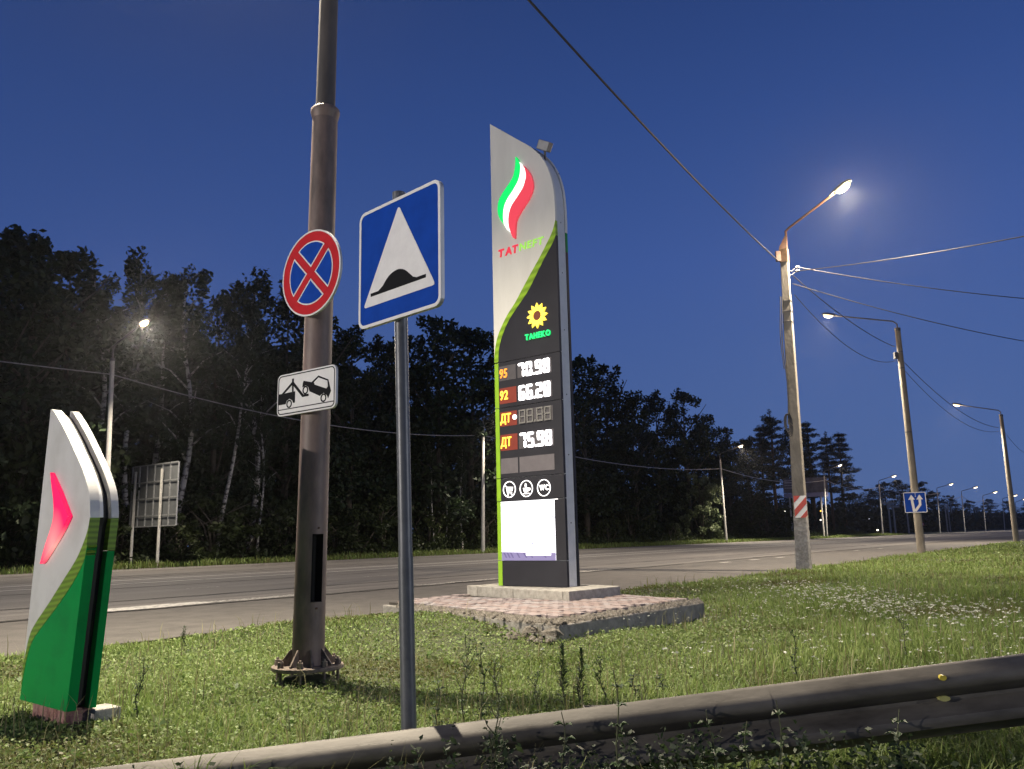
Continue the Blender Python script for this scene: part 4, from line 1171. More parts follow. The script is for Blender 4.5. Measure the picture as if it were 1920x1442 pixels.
# ------------------------------------------------------------------ big road sign seen from the back
g0 = column(250, 45.5, 1050); g1 = column(300, 45.5, 1050)
bs = thing('direction_board', 'large road direction board seen from behind on two steel posts at the wood edge', 'road sign', (g0.x, g0.y, .1), -AZ)
def bl(px, py):
    q = on_plane(px, py, g0, UD) - Vector((g0.x, g0.y, .1))
    return (q.x * math.cos(AZ) - q.y * math.sin(AZ), q.z)
xA, zA = bl(243, 989); xB, zB = bl(330, 866); xA2, _ = bl(330, 984)
xB = max(xB, xA2); zA = min(zA, bl(330, 984)[1]); zB = max(zB, bl(246, 879)[1])
MB().box((xA, .02, zA), (xB, .05, zB)).obj('board', mat('board_back', (.17, .18, .19), .55, .4, var=.15, scale=2), bs)
ncol, nrow = 6, 4
rib = MB()
for i in range(ncol + 1):
    x = xA + (xB - xA) * i / ncol
    MB().box((x - .035, -.035, zA), (x + .035, .018, zB)).obj('rib', M_steel, bs)
zr = [zA, zA + (zB - zA) * .17, zA + (zB - zA) * .45, zA + (zB - zA) * .72, zB]
for z in zr:
    MB().box((xA, -.06, z - .03), (xB, -.037, z + .03)).obj('cross_rail', M_steel, bs)
for px in (250, 300):
    x = bl(px, 1050)[0]
    MB().tube([(x, -.15, -.3), (x, -.15, zB - .3)], .08, 10).obj('sign_post', M_polepale, bs, smooth=True)

# ------------------------------------------------------------------ billboard, lit sign, building, far poles
bbg = column(1510, 46, 1005); vv = Vector((bbg.x, bbg.y, 0)).normalized()
bbd = thing('billboard', 'dark unlit billboard on two posts before the pines, pale strip along its foot', 'billboard', (bbg.x, bbg.y, .1), math.atan2(-vv.x, vv.y))
dist = Vector((bbg.x, bbg.y, 0)).length
def bb(px, py):
    q = on_plane(px, py, bbg, vv); e = Vector((vv.y, -vv.x, 0))
    return ((q - bbg).dot(e), q.z - .1)
xa, za = bb(1470, 933); xb, zb_ = bb(1550, 895)
za = bb(1510, 932)[1]; zb_ = bb(1510, 896)[1]
hgt = zb_ - za
MB().box((xa, 0, za + hgt * .24), (xb, .3, zb_)).obj('poster', mat('night_poster', (.035, .035, .055), .5, col2=(.10, .095, .13), scale=1.1, detail=6), bbd)
MB().box((xa, -.05, za), (xb, .3, za + hgt * .22)).obj('foot_strip', mat('foot_strip', (.20, .20, .34), .5, var=.1), bbd)
for k_ in range(4):
    w = (xb - xa)
    MB().box((xa + w * .03, -.012, zb_ - hgt * (.14 + .13 * k_)), (xa + w * (.24 - .03 * (k_ % 2)), .002, zb_ - hgt * (.08 + .13 * k_))).obj('text_line', mat('dim_print', (.26, .25, .28), .6, var=.5, scale=9), bbd)
for px in (1486, 1545):
    x = bb(px, 1000)[0]
    MB().tube([(x, .15, -.3), (x, .15, za + .1)], .14, 8).obj('post', M_polepale, bbd, smooth=True)
# glowing sign in the trees
gs_g = column(1636, 62, 1000); vv2 = Vector((gs_g.x, gs_g.y, 0)).normalized()
gsn = thing('lit_sign', 'glowing white shop sign of two short lines in front of dark trees', 'sign', (gs_g.x, gs_g.y, 0), math.atan2(-vv2.x, vv2.y))
def lp(px, py, g, v):
    q = on_plane(px, py, g, v); e = Vector((v.y, -v.x, 0)); return ((q - g).dot(e), q.z)
M_sg = mat('glow_letter', (.8, .8, .9), .4, var=0, emit=2.2, ecol=(.86, .84, 1.0))
for (xa_, xb_, y0_, y1_, n_) in ((1626, 1645, 976, 970.5, 6), (1629, 1645, 980, 977.7, 6)):
    A_ = lp(xa_, y0_, gs_g, vv2); B_ = lp(xb_, y1_, gs_g, vv2)
    for i in range(n_):
        x_ = A_[0] + (B_[0] - A_[0]) * i / n_; w_ = (B_[0] - A_[0]) / n_ * .8; h_ = B_[1] - A_[1]
        k_ = MB().prism([(x_, A_[1]), (x_ + w_ * .3, A_[1]), (x_ + w_ * .3, A_[1] + h_), (x_, A_[1] + h_)], 0, .2).prism([(x_ + w_ * .3, A_[1] + h_ * .7), (x_ + w_, A_[1] + h_ * .7), (x_ + w_, A_[1] + h_), (x_ + w_ * .3, A_[1] + h_)], 0, .2)
        if i % 2: k_.prism([(x_ + w_ * .7, A_[1]), (x_ + w_, A_[1]), (x_ + w_, A_[1] + h_ * .7), (x_ + w_ * .7, A_[1] + h_ * .7)], 0, .2)
        k_.obj('letter', M_sg, gsn)
A_ = lp(1625, 1001, gs_g, vv2); B_ = lp(1647, 981, gs_g, vv2)
MB().box((A_[0], .25, 0), (B_[0], 1.5, lp(1636, 968, gs_g, vv2)[1])).obj('dark_wall', mat('kiosk_wall', (.03, .03, .035), .8), gsn)
# pale low building
bg_g = column(1800, 66, 1000); vv3 = Vector((bg_g.x, bg_g.y, 0)).normalized()
bld = thing('low_building', 'pale low building with a white sign band far down the road', 'building', (bg_g.x, bg_g.y, 0), math.atan2(-vv3.x, vv3.y))
A_ = lp(1781, 1000, bg_g, vv3); B_ = lp(1822, 965, bg_g, vv3)
zb0 = lp(1800, 977, bg_g, vv3)[1]; zb1 = lp(1800, 964, bg_g, vv3)[1]; zb2 = lp(1800, 957, bg_g, vv3)[1]
M_bw = mat('pale_wall', (.12, .12, .14), .8, var=.15, scale=.3)
MB().box((A_[0], .3, 0), (B_[0], 12, zb0)).obj('wall', mat('dark_shopfront', (.03, .032, .038), .5, var=.2), bld)
MB().box((A_[0], 0, zb0), (B_[0], 12, zb1)).obj('sign_band', mat('white_band', (.55, .55, .66), .6, var=.12, scale=.4, emit=.10, ecol=(.7, .72, 1)), bld)
MB().box((A_[0] + 3, 2, zb1), (B_[0] - 3, 12, zb2)).obj('roof_storey', M_bw, bld)
for i in range(5):
    x_ = A_[0] + (B_[0] - A_[0]) * (.12 + .18 * i)
    MB().box((x_, .22, .4), (x_ + (B_[0] - A_[0]) * .12, .31, zb0 * .8)).obj('shop_window', mat('shop_glass', (.05, .055, .08), .2, var=.2), bld)
# twin wooden power poles with cross-arms
for i, (pxb, pxt, pyt, lab) in enumerate(((1671, 1664, 941, 'power pole with cross-arm, nearer the glowing white sign'), (1680, 1673, 948, 'power pole with cross-arm, nearer the blue lane sign'))):
    gp_ = column(pxb, 50, 1003); v = Vector((gp_.x, gp_.y, 0)).normalized(); zt_ = height_at(gp_, pxt, pyt)
    pp_ = thing('power_pole', lab, 'power pole', (gp_.x, gp_.y, 0), math.atan2(-v.x, v.y), 'twin power poles at the far roadside')
    sc_ = Vector((gp_.x, gp_.y, 0)).length / FPX
    MB().tube([(0, 0, -.3), (0, 0, zt_)], [.22, .16], 8).obj('pole', M_polepale, pp_, smooth=True)
    MB().box((-10 * sc_, -.1, zt_ - .5), (10 * sc_, .1, zt_ - .1)).obj('cross_arm', M_polepale, pp_)
    for x_ in (-9, -5, 5, 9):
        MB().tube([(x_ * sc_, 0, zt_ - .1), (x_ * sc_, 0, zt_ + .35)], .1, 6).obj('insulator', M_steel, pp_)
for i, (px, pyt) in enumerate(((1705, 935), (1778, 945), (1783, 945), (1789, 944), (1834, 950))):
    gp_ = column(px, 52 + 2 * i, 1003); zt_ = height_at(gp_, px - 5, pyt)
    o_ = MB().tube([(0, 0, -.3), (0, 0, zt_ * .6), (0, 0, zt_)], [.22, .2, .16], 8).obj('utility_pole', M_polepale, None, loc=(gp_.x, gp_.y, 0), smooth=True)
    tag(o_, ('slim bare pole right beside the blue lane sign', 'slim bare pole, first of three before the pale low building', 'slim bare pole, second of three before the pale low building', 'slim bare pole, third of three before the pale low building', 'slim bare pole past the pale low building')[i], 'pole', 'bare poles far down the road')
# small far lights on short posts
for px, py, m_, lab in ((1646, 994, mat('warm_bulb', (.9, .8, .6), .4, var=0, emit=6, ecol=(1, .85, .7)), 'tiny warm light close to the ground below the glowing sign'),
                        (1543, 958, mat('amber_bulb', (.9, .5, .1), .4, var=0, emit=5, ecol=(1, .5, .05)), 'tiny amber light under the billboard'),
                        (1541, 975, mat('white_bulb', (.9, .9, .8), .4, var=0, emit=3, ecol=(1, .95, .8)), 'tiny white light under the amber one'),
                        (1475, 958, MATS['white_bulb'], 'tiny white light in the dark trees beside the square concrete pole')):
    gp_ = column(px, 47.5, 1000); zc = height_at(gp_, px, py); s2 = Vector((gp_.x, gp_.y, 0)).length / FPX
    t_ = thing('small_light', lab, 'light', (gp_.x, gp_.y, 0), 0, 'small lights among the far trees')
    MB().tube([(0, 0, -.1), (0, 0, zc - 1.2 * s2)], .05, 6).obj('post', M_darksteel, t_)
    MB().lathe([(.3 * s2, -1.2 * s2), (1.2 * s2, -.7 * s2), (1.5 * s2, 0), (1.2 * s2, .8 * s2), (.3 * s2, 1.2 * s2)], 10).obj('bulb', m_, t_, loc=(0, 0, zc), smooth=True)
gp_ = column(1731, 43.5, 1003); zc = height_at(gp_, 1731, 983); s2 = Vector((gp_.x, gp_.y, 0)).length / FPX
rs = thing('round_sign', 'small round pale road sign on a thin post right of the slim round pole', 'road sign', (gp_.x, gp_.y, 0), -AZ)
MB().tube([(0, .05, -.2), (0, .05, zc + .2)], .07, 8).obj('post', M_steel, rs)
MB().prism(circle(0, zc, 3.2 * s2, 24), -.02, .02).obj('disc', M_signwhite, rs)
MB().ring(circle(0, zc, 3.2 * s2, 24), circle(0, zc, 2.3 * s2, 24), -.03, -.021).obj('red_ring', M_signred, rs)
# ------------------------------------------------------------------ trees
def leaf_cards(rng, centers, size, aspect=.55, flat=0.0, tint=None, droop=0.0):
    """one small bent leaf-clump quad per centre; returns co, faces, tint"""
    n = len(centers)
    a = rng.normal(size=(n, 3)); a[:, 2] = a[:, 2] * (1 - flat) - droop
    a /= np.linalg.norm(a, axis=1)[:, None] + 1e-9
    b = rng.normal(size=(n, 3)); b -= (b * a).sum(1)[:, None] * a
    if flat: b[:, 2] *= (1 - flat)
    b /= np.linalg.norm(b, axis=1)[:, None] + 1e-9
    sz = size * rng.uniform(.55, 1.35, n)[:, None]
    c = centers
    co = np.stack([c - a * sz, c + b * sz * aspect, c + a * sz, c - b * sz * aspect], 1).reshape(-1, 3)
    f = np.arange(n * 4).reshape(n, 4)
    t = tint if tint is not None else rng.random(n)
    return co, f, np.repeat(t, 4)
def crown_mesh(name, rng, cl, rad_, per, size, m, aspect=.55, flat=0.0, droop=0.0):
    cl = np.asarray(cl); rad_ = np.asarray(rad_)
    k = len(cl)
    cnt = np.full(k, per)
    idx = np.repeat(np.arange(k), cnt)
    d = rng.normal(size=(len(idx), 3)); d /= np.linalg.norm(d, axis=1)[:, None]
    d *= (rng.random(len(idx)) ** .45)[:, None]
    c = cl[idx] + d * rad_[idx]
    tb = rng.random(k)
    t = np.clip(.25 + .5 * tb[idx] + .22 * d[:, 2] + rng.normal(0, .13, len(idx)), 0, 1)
    co, f, tt = leaf_cards(rng, c, size, aspect, flat, t, droop)
    me = np_mesh(name, co, f, tt); me.materials.append(m)
    return me
def trunk_mesh(name, m, line, radii, limbs, n=8):
    mb = MB().tube(line, radii, n)
    for l_, r_ in limbs: mb.tube(l_, r_, 5)
    me = bpy.data.meshes.new(name); me.from_pydata(mb.v, [], mb.f)
    me.polygons.foreach_set('use_smooth', [True] * len(me.polygons)); me.materials.append(m)
    return me
def make_broad(seed, H=17.0, R=3.6, low=1.5, k=92, per=62):
    rng = np.random.default_rng(seed); rr = random.Random(seed)
    cl, ra = [], []
    while len(cl) < k:
        t = rng.random(); z = low + (H - low - .5) * t
        prof = math.sin(min(1, (t * .88 + .10)) * math.pi) ** .55 * (1.12 - .35 * t)
        a = rng.uniform(0, 6.283); q = R * prof * rng.random() ** .38
        q *= 1 + .28 * math.sin(a * 3 + seed) * math.sin(z * .9 + seed)
        cl.append((q * math.cos(a), q * math.sin(a), z)); s = rng.uniform(.55, 1.15); ra.append((s * 1.15, s * 1.15, s * .8))
    for i in range(5):
        cl.append((rng.normal(0, .7), rng.normal(0, .7), H - .4 + rng.uniform(-.5, .5))); ra.append((.5, .5, .55))
    limbs = []
    for i in range(9):
        z = rr.uniform(3.5, H * .75); a = rr.uniform(0, 6.28); l_ = rr.uniform(1.6, 3.0)
        limbs.append(([(-.02, .05, z), (l_ * .5 * math.cos(a), l_ * .5 * math.sin(a), z + l_ * .5), (l_ * math.cos(a), l_ * math.sin(a), z + l_ * 1.1)], [.11, .07, .025]))
    tm = trunk_mesh('trunk', M_bark, [(0, 0, -.3), (.1, .05, H * .3), (-.1, .1, H * .6), (.05, 0, H * .93)], [.26, .2, .12, .03], limbs)
    return tm, crown_mesh('crown', rng, cl, ra, per, .19, M_leaf)
def make_birch(seed, H=17.0, R=2.3, low=6.0, k=58, per=62, lean_=0.0):
    rng = np.random.default_rng(seed); rr = random.Random(seed)
    def ax(z): return np.array([lean_ * (z / H) ** 1.3 * H + .25 * math.sin(z * .4 + seed), .2 * math.cos(z * .5 + seed), z])
    cl, ra, limbs = [], [], []
    for i in range(15):
        z = low + (H - low - .3) * (i / 14) ** .9; a = i * 2.4 + rr.uniform(-.5, .5); t = (z - low) / (H - low)
        l_ = R * (1.05 - .7 * t) * rr.uniform(.6, 1.1)
        b0 = ax(z - .6); d_ = np.array([math.cos(a), math.sin(a), 0])
        e_ = b0 + d_ * l_ + np.array([0, 0, l_ * .9]); mid = b0 + d_ * l_ * .45 + np.array([0, 0, l_ * .6])
        limbs.append(([tuple(b0), tuple(mid), tuple(e_)], [.055, .035, .012]))
        for q in range(4):
            s = rng.uniform(.35, 1.0); p = b0 + (e_ - b0) * s + rng.normal(0, .15, 3)
            dl = rng.uniform(.5, 1.35)
            cl.append(p + np.array([0, 0, -dl * .55])); ra.append((.34, .34, dl * .85))
    cl.append(ax(H - .4)); ra.append((.35, .35, .8)); cl.append(ax(H - 1.3)); ra.append((.5, .5, .8))
    zs_ = np.linspace(-.3, H * .97, 26)
    tm = trunk_mesh('trunk', M_birch, [tuple(ax(z)) for z in zs_], list(np.linspace(.17, .03, 26)), limbs)
    return tm, crown_mesh('crown', rng, cl, ra, per, .135, M_birchleaf, droop=.5)
def make_pine(seed, H=18.0, low=7.5):
    rng = np.random.default_rng(seed); rr = random.Random(seed)
    cl, ra, limbs = [], [], []
    z = low
    while z < H - .5:
        t = (z - low) / (H - low)
        for j in range(rr.choice((3, 4, 4))):
            a = rr.uniform(0, 6.28); l_ = rr.uniform(1.6, 3.5) * (1 - .72 * t) * (.55 + .45 * min(1, t * 4))
            d_ = np.array([math.cos(a), math.sin(a), .18])
            limbs.append(([(0, 0, z), tuple(np.array([0, 0, z]) + d_ * l_)], [.07, .02]))
            for s in np.arange(.35, 1.05, .18):
                cl.append(np.array([0, 0, z + .1]) + d_ * l_ * s + rng.normal(0, .12, 3)); ra.append((.62, .62, .30))
        z += rr.uniform(.55, .95)
    cl.append((0, 0, H - .2)); ra.append((.3, .3, .6))
    tm = trunk_mesh('trunk', M_pinebark, [(0, 0, -.3), (.1, 0, H * .4), (-.05, .05, H * .75), (0, 0, H)], [.24, .19, .12, .02], limbs)
    return tm, crown_mesh('crown', rng, cl, ra, 52, .17, M_needle, .24)
def make_shrub(seed, H=3.0, R=1.7, m=None, k=40, per=55, size=.11):
    rng = np.random.default_rng(seed); rr = random.Random(seed)
    cl, ra = [], []
    for i in range(k):
        z = H * (.08 + .86 * rng.random()); q = R * math.sqrt(max(.05, 1 - (z / H - .3) ** 2 / .6)) * rng.random() ** .5; a = rng.uniform(0, 6.28)
        cl.append((q * math.cos(a), q * math.sin(a), z)); s = rng.uniform(.25, .5); ra.append((s, s, s * .8))
    limbs = [([(0, 0, -.1), (rr.uniform(-.5, .5) * R, rr.uniform(-.5, .5) * R, H * .5), (rr.uniform(-.8, .8) * R, rr.uniform(-.8, .8) * R, H * .85)], [.05, .035, .012]) for i in range(6)]
    tm = trunk_mesh('stems', M_bark, [(0, 0, -.1), (.05, 0, H * .4), (0, .05, H * .8)], [.07, .05, .02], limbs)
    return tm, crown_mesh('foliage', rng, cl, ra, per, size, m or M_shrub)
BROAD = [make_broad(21 + i, R=3.3 + .3 * (i % 3), low=(1.2, 2.2, 1.6, 3.0, 1.4)[i]) for i in range(5)]
BIRCH = [make_birch(40, lean_=.0), make_birch(41, lean_=.03, R=2.0, low=7.5), make_birch(42, lean_=-.02, R=2.6, low=5.5)]
BIRCHLEAN = make_birch(47, lean_=.20, R=2.2, low=8.0)
PINE = [make_pine(60), make_pine(61, low=6.0)]
REFH = 17.0
WOODG = 'trees of the roadside wood'
def tree(name, label, kind, px, n, py=None, h=None, group=WOODG, rz=None, wide=1.0, cat='tree', ref=REFH, parts=('trunk', 'crown'), z0=.1):
    g = column(px, n, 1020)
    if h is None: h = height_at(g, px, py) - z0
    r = random.Random(int(px * 7 + n * 13))
    t = thing(name, label, cat, (g.x, g.y, z0), r.uniform(0, 6.28) if rz is None else rz, group)
    s = h / ref
    for nm, me in zip(parts, kind):
        o = link(nm, me, t); o.scale = (s * wide, s * wide, s)
    return t
B_, K_, Pn = BROAD, BIRCH, PINE
front = [
    # px, top py, n, kind, wide, label
    (-40, 430, 47, B_[0], 1.15, 'tall dense tree filling the edge of the picture behind the small totem'),
    (28, 462, 46, B_[1], 1.1, 'broad dark tree just behind the tip of the small totem'),
    (95, 472, 48, B_[2], 1.1, 'wide dark tree whose top shows between small totem and pale lamp pole'),
    (168, 490, 47, K_[2], 1.35, 'birch with forked white trunk directly behind the pale lamp pole'),
    (232, 462, 49, K_[1], 1.1, 'tallest slim birch with a ragged drooping top above the lamp'),
    (285, 512, 50, K_[0], 1.2, 'drooping birch just past the shining lamp by the birches'),
    (336, 500, 47, K_[0], 1.3, 'birch with a thin straight white trunk over the sign board'),
    (395, 548, 50, B_[3], .9, 'low-crowned dark tree between the two tall birches'),
    (470, 512, 47.5, K_[1], 1.25, 'tall birch with dark crown beside the round no-stopping sign'),
    (528, 545, 50, B_[4], 1.0, 'dark tree half hidden behind the round no-stopping sign'),
    (590, 600, 49, B_[1], 1.0, 'dark tree directly behind the steel mast'),
    (655, 622, 48, B_[0], 1.0, 'dark tree between the steel mast and the blue hump sign'),
    (712, 640, 50, B_[2], 1.0, 'dark tree showing below the blue hump sign'),
    (765, 632, 49, B_[3], .9, 'dark tree behind the grey post of the hump sign'),
    (822, 602, 47, B_[1], 1.2, 'tallest leafy tree between hump sign and price totem'),
    (888, 618, 49, B_[4], 1.15, 'leafy tree touching the edge of the price totem'),
    (950, 640, 48, B_[0], 1.1, 'tree mostly hidden by the price totem'),
    (1020, 650, 49, B_[2], 1.1, 'tree wholly behind the price totem'),
    (1102, 672, 48, B_[3], 1.1, 'tallest tree just past the price totem'),
    (1150, 692, 50, B_[1], 1.05, 'second tree past the price totem, rounded top'),
    (1196, 742, 47, B_[4], 1.0, 'lower tree in the dip of the dark skyline'),
    (1243, 742, 50, B_[0], 1.0, 'dark tree before the ragged tall crown'),
    (1296, 733, 48, B_[2], 1.0, 'tree with a ragged tall crown over the lamplit bush'),
    (1338, 778, 50, B_[3], .95, 'tree on the falling end of the wood above the pale lamp pole'),
    (1375, 806, 52, B_[1], .9, 'low dark tree right behind the lamp by the lamplit bush'),
    (1412, 822, 54, B_[4], .9, 'low dark tree between that lamp and the first pine'),
    (1462, 783, 52, Pn[0], 1.2, 'first pine, close beside the square concrete pole'),
    (1440, 812, 55, Pn[1], 1.2, 'shorter pine in front of the first one'),
    (1497, 802, 56, B_[2], .9, 'dark tree behind the square concrete pole'),
    (1532, 803, 54, Pn[1], 1.25, 'pine with layered boughs above the billboard'),
    (1566, 822, 56, Pn[0], 1.15, 'pine with bare lower trunk just past the billboard'),
    (1590, 822, 58, Pn[1], 1.25, 'last pine, its bough reaching into the open sky'),
]
for px, py, n, kd, wd, lab in front:
    nm = 'birch_tree' if any(kd is q for q in K_) else 'pine_tree' if any(kd is q for q in Pn) else 'broadleaf_tree'
    tree(nm, lab, kd, px, n, py, wide=wd)
tree('birch_tree', 'leaning birch whose bright white trunk slants across the dark wood', BIRCHLEAN, 412, 46, h=15.2, rz=-.65 - 0.0, wide=1.0)
for i, (px, lab) in enumerate(((486, 'thin birch with a mottled white stem between sign board and mast'), (812, 'thin pale birch sapling leaning before the wood, beside the hump sign post'), (838, 'second thin birch sapling nearer the price totem'), (866, 'third thin birch sapling, upright, nearest the price totem'))):
    tree('birch_tree', lab, K_[i % 3], px, 45.8, h=(12, 9, 8, 10)[i], wide=.75)
rt_ = random.Random(77)
for i in range(34):
    px = -80 + 1500 * i / 33 + rt_.uniform(-14, 14)
    t_ = max(0, (px - 560)) / 860
    tree('broadleaf_tree', 'dark leafy tree deeper in the black wood, only bits of its crown showing', B_[rt_.randrange(5)], px, rt_.uniform(53, 60), h=rt_.uniform(14.5, 17.5) * (1 - .04 * t_), wide=1.2)
for i, (px, py) in enumerate(((1612, 925), (1640, 918), (1668, 905), (1698, 900), (1732, 905), (1760, 922), (1790, 930), (1826, 938), (1862, 936), (1900, 940), (1935, 942))):
    tree('broadleaf_tree', ('dark far tree just past the last pine', 'dark far tree behind the glowing white sign', 'dark far tree behind the twin power poles', 'tall dark far tree before the blue lane sign', 'dark far tree right behind the blue lane sign', 'dark far tree past the blue lane sign', 'dark far tree over the pale low building', 'dark far tree past the pale low building', 'dark far tree before the farthest near pole', 'dark far tree behind the farthest near pole', 'dark far tree where the road ends')[i], B_[i % 5], px, 68 + 3 * (i % 3), py, wide=1.7, group='far trees at the end of the road')
# bushes
LAMPLIT = make_shrub(81, 5.2, 2.0, M_lamplit, 60, 60, .12)
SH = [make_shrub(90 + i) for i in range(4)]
tree('shrub', 'bush with lamplight painted into its leaves, beside a pale lamp pole', LAMPLIT, 1318, 45.5, h=height_at(column(1318, 45.5, 1010), 1318, 888), cat='bush', ref=5.2, parts=('stems', 'foliage'), group=None, wide=.95)
tree('shrub', 'wide low bush with green boughs between the lamp poles', SH[1], 1440, 45, h=4.6, cat='bush', ref=3.0, parts=('stems', 'foliage'), group=None, wide=1.6)
for i in range(26):
    px = -60 + 1420 * i / 25 + rt_.uniform(-18, 18)
    if 1290 < px < 1345: continue
    tree('shrub', 'dark bush at the foot of the black wood' if px > 110 else 'brownish-green bush behind the small totem', SH[i % 4], px, rt_.uniform(45.5, 48), h=(rt_.uniform(6.0, 8.5) if px < 110 else rt_.uniform(2.2, 4.6)), cat='bush', ref=3.0, parts=('stems', 'foliage'), group='bushes along the wood edge', wide=rt_.uniform(.9, 1.3) * (.7 if px < 110 else 1))
LM = [(-80, 'at the picture edge, behind the small totem'), (10, 'behind the tip of the small totem'), (105, 'between small totem and pale lamp pole'), (175, 'at the foot of the pale lamp pole'), (225, 'before the direction board'), (275, 'behind the direction board'), (325, 'just past the direction board'),
      (375, 'by the leaning white birch'), (430, 'past the leaning white birch'), (478, 'by the thin mottled birch'), (525, 'just before the steel mast'), (575, 'hidden by the steel mast'), (625, 'just past the steel mast'), (680, 'between steel mast and grey post'), (735, 'just before the grey sign post'), (785, 'just past the grey sign post'),
      (830, 'by the thin pale saplings'), (880, 'just before the price totem'), (925, 'hidden by the price totem'), (1000, 'behind the screen of the price totem'), (1075, 'just past the price totem'), (1125, 'under the second tree past the price totem'), (1180, 'under the dip of the dark skyline'), (1235, 'under the ragged tall crown'), (1285, 'just before the lamplit bush'), (1345, 'just past the lamplit bush'), (1400, 'under the first pine'), (1450, 'beside the square concrete pole')]
used_l = {}
def where(px):
    for i in sorted(range(len(LM)), key=lambda i: abs(LM[i][0] - px)):
        k = used_l.get(i, 0)
        return LM[i][1], i
taken = set()
for o in list(C.objects):
    l_ = o.get('label')
    if not l_: continue
    if l_.startswith('dark leafy tree deeper') or l_.startswith('dark bush at the foot') or l_.startswith('brownish-green bush'):
        v = o.location - CAM; px = 960 + FPX * v.dot(_R) / v.dot(_F)
        kind_ = 'dark leafy tree deep in the wood' if 'deeper' in l_ else 'dark bush' if l_.startswith('dark') else 'brownish-green bush'
        for i in sorted(range(len(LM)), key=lambda i: abs(LM[i][0] - px)):
            lab = kind_ + ' ' + LM[i][1]
            if lab not in taken or abs(LM[i][0] - px) > 130:
                if lab in taken: lab = 'farther ' + lab
                break
        taken.add(lab); o['label'] = lab
# the depth of the wood, one dark mass
rw = np.random.default_rng(99)
nw = 56000
u_ = np.where(rw.random(nw) < .62, rw.uniform(-30, 330, nw), rw.uniform(300, 1000, nw)); n_ = rw.uniform(56, 74, nw) + np.clip(u_ - 330, 0, 600) * .02; hmax = np.interp(u_, [-30, 90, 120, 170, 330, 1000], [12.5, 12.5, 10.5, 8.5, 8.0, 12.0])
z_ = hmax * rw.random(nw) ** 1.1 * (.75 + .25 * np.sin(u_ * .9) * np.sin(n_ * 1.3 + u_ * .31))
cen = np.stack([u_ * UD.x + n_ * ND.x, u_ * UD.y + n_ * ND.y, z_], -1)
co_, f_, t_ = leaf_cards(rw, cen, 1.0, .7, tint=np.clip(rw.normal(.35, .2, nw), 0, 1))
cc = np.repeat(cen, 4, 0); co_ = cc + (co_ - cc) * np.repeat(np.where(u_ < 330, .62, 1.3), 4)[:, None]
me = np_mesh('woodland', co_, f_, t_); me.materials.append(M_leaf)
link('woodland', me, stuff=True)
# undergrowth at the wood edge
nw = 26000
u_ = rw.uniform(-5, 170, nw); n_ = 44.2 + rw.gamma(2.0, 1.4, nw); hm = .5 + 1.6 * np.clip((n_ - 44.5) / 2.5, 0, 1) * (.6 + .4 * np.sin(u_ * .7) * np.sin(u_ * 1.9))
z_ = .1 + hm * rw.random(nw)
cen = np.stack([u_ * UD.x + n_ * ND.x, u_ * UD.y + n_ * ND.y, z_], -1)
co_, f_, t_ = leaf_cards(rw, cen, .15, .5, tint=np.clip(rw.normal(.4, .2, nw), 0, 1))
me = np_mesh('undergrowth', co_, f_, t_); me.materials.append(M_shrub)
link('undergrowth', me, stuff=True)

# ------------------------------------------------------------------ grass
def blades(rng, x, y, z, h, w, bend, tint, segs=2):
    """tapered bent blades, 5 vertices each"""
    n = len(x)
    a = rng.uniform(0, 6.283, n); dx, dy = np.cos(a), np.sin(a)
    px_, py_ = -dy, dx
    b1_ = bend * rng.uniform(.3, 1.2, n)
    base = np.stack([x, y, z], -1)
    side = np.stack([px_, py_, np.zeros(n)], -1) * (w / 2)[:, None]
    lean1 = np.stack([dx * b1_ * h * .30, dy * b1_ * h * .30, h * .60], -1)
    tip = np.stack([dx * b1_ * h * .95, dy * b1_ * h * .95, h * (1 - .28 * b1_)], -1)
    co = np.stack([base - side, base + side, base + lean1 + side * .75, base + lean1 - side * .75, base + tip], 1)
    f4 = np.arange(n)[:, None] * 5
    tris = np.concatenate([f4 + np.array([[0, 1, 2]]), f4 + np.array([[0, 2, 3]]), f4 + np.array([[3, 2, 4]])], 1).reshape(-1, 3)
    return co.reshape(-1, 3), tris, np.repeat(tint, 5)
pol = [Fp, Rp, Kp, Lp]
def inside(x, y, poly_):
    r = np.ones(len(x), bool)
    k = len(poly_)
    for i in range(k):
        a_, b_ = poly_[i], poly_[(i + 1) % k]
        r &= ((b_.x - a_.x) * (y - a_.y) - (b_.y - a_.y) * (x - a_.x)) >= -.02
    return r
def patch(x, y, s=1.0):
    return .5 + .25 * np.sin(x * 1.9 * s + 1.3 * np.sin(y * 1.1 * s)) + .25 * np.sin(y * 2.3 * s + 1.7 * np.sin(x * .8 * s + 2))
def scatter(rng, n, dmin, dmax, power, marg=0.0):
    """ground points in the lawn, thinning with distance"""
    q = rng.random(n)
    if abs(power - 1) < 1e-6: d = dmin * (dmax / dmin) ** q
    else: d = (dmin ** (1 - power) + q * (dmax ** (1 - power) - dmin ** (1 - power))) ** (1 / (1 - power))
    x = rng.uniform(-1, 1, n) * (d * .72 + .8); y = d
    u = x * UD.x + y * UD.y; nn_ = x * ND.x + y * ND.y
    ok = (nn_ < edge_n(u) - .02 + rng.normal(0, .10, n) + marg) & ~inside(x, y, pol)
    ok &= (x - MB0.x) ** 2 + (y - MB0.y) ** 2 > .23 ** 2
    lx = (x - SB.x) * math.cos(rad(40)) - (y - SB.y) * math.sin(rad(40)); ly = (x - SB.x) * math.sin(rad(40)) + (y - SB.y) * math.cos(rad(40))
    ok &= ~((lx > .08) & (lx < .75) & (ly > -.02) & (ly < .28))
    return x[ok], y[ok]
rg = np.random.default_rng(123)
x, y = scatter(rg, 330000, 3.55, 62, 1.2)
pt = patch(x, y); d = np.hypot(x, y); nr = x * ND.x + y * ND.y; ur = x * UD.x + y * UD.y
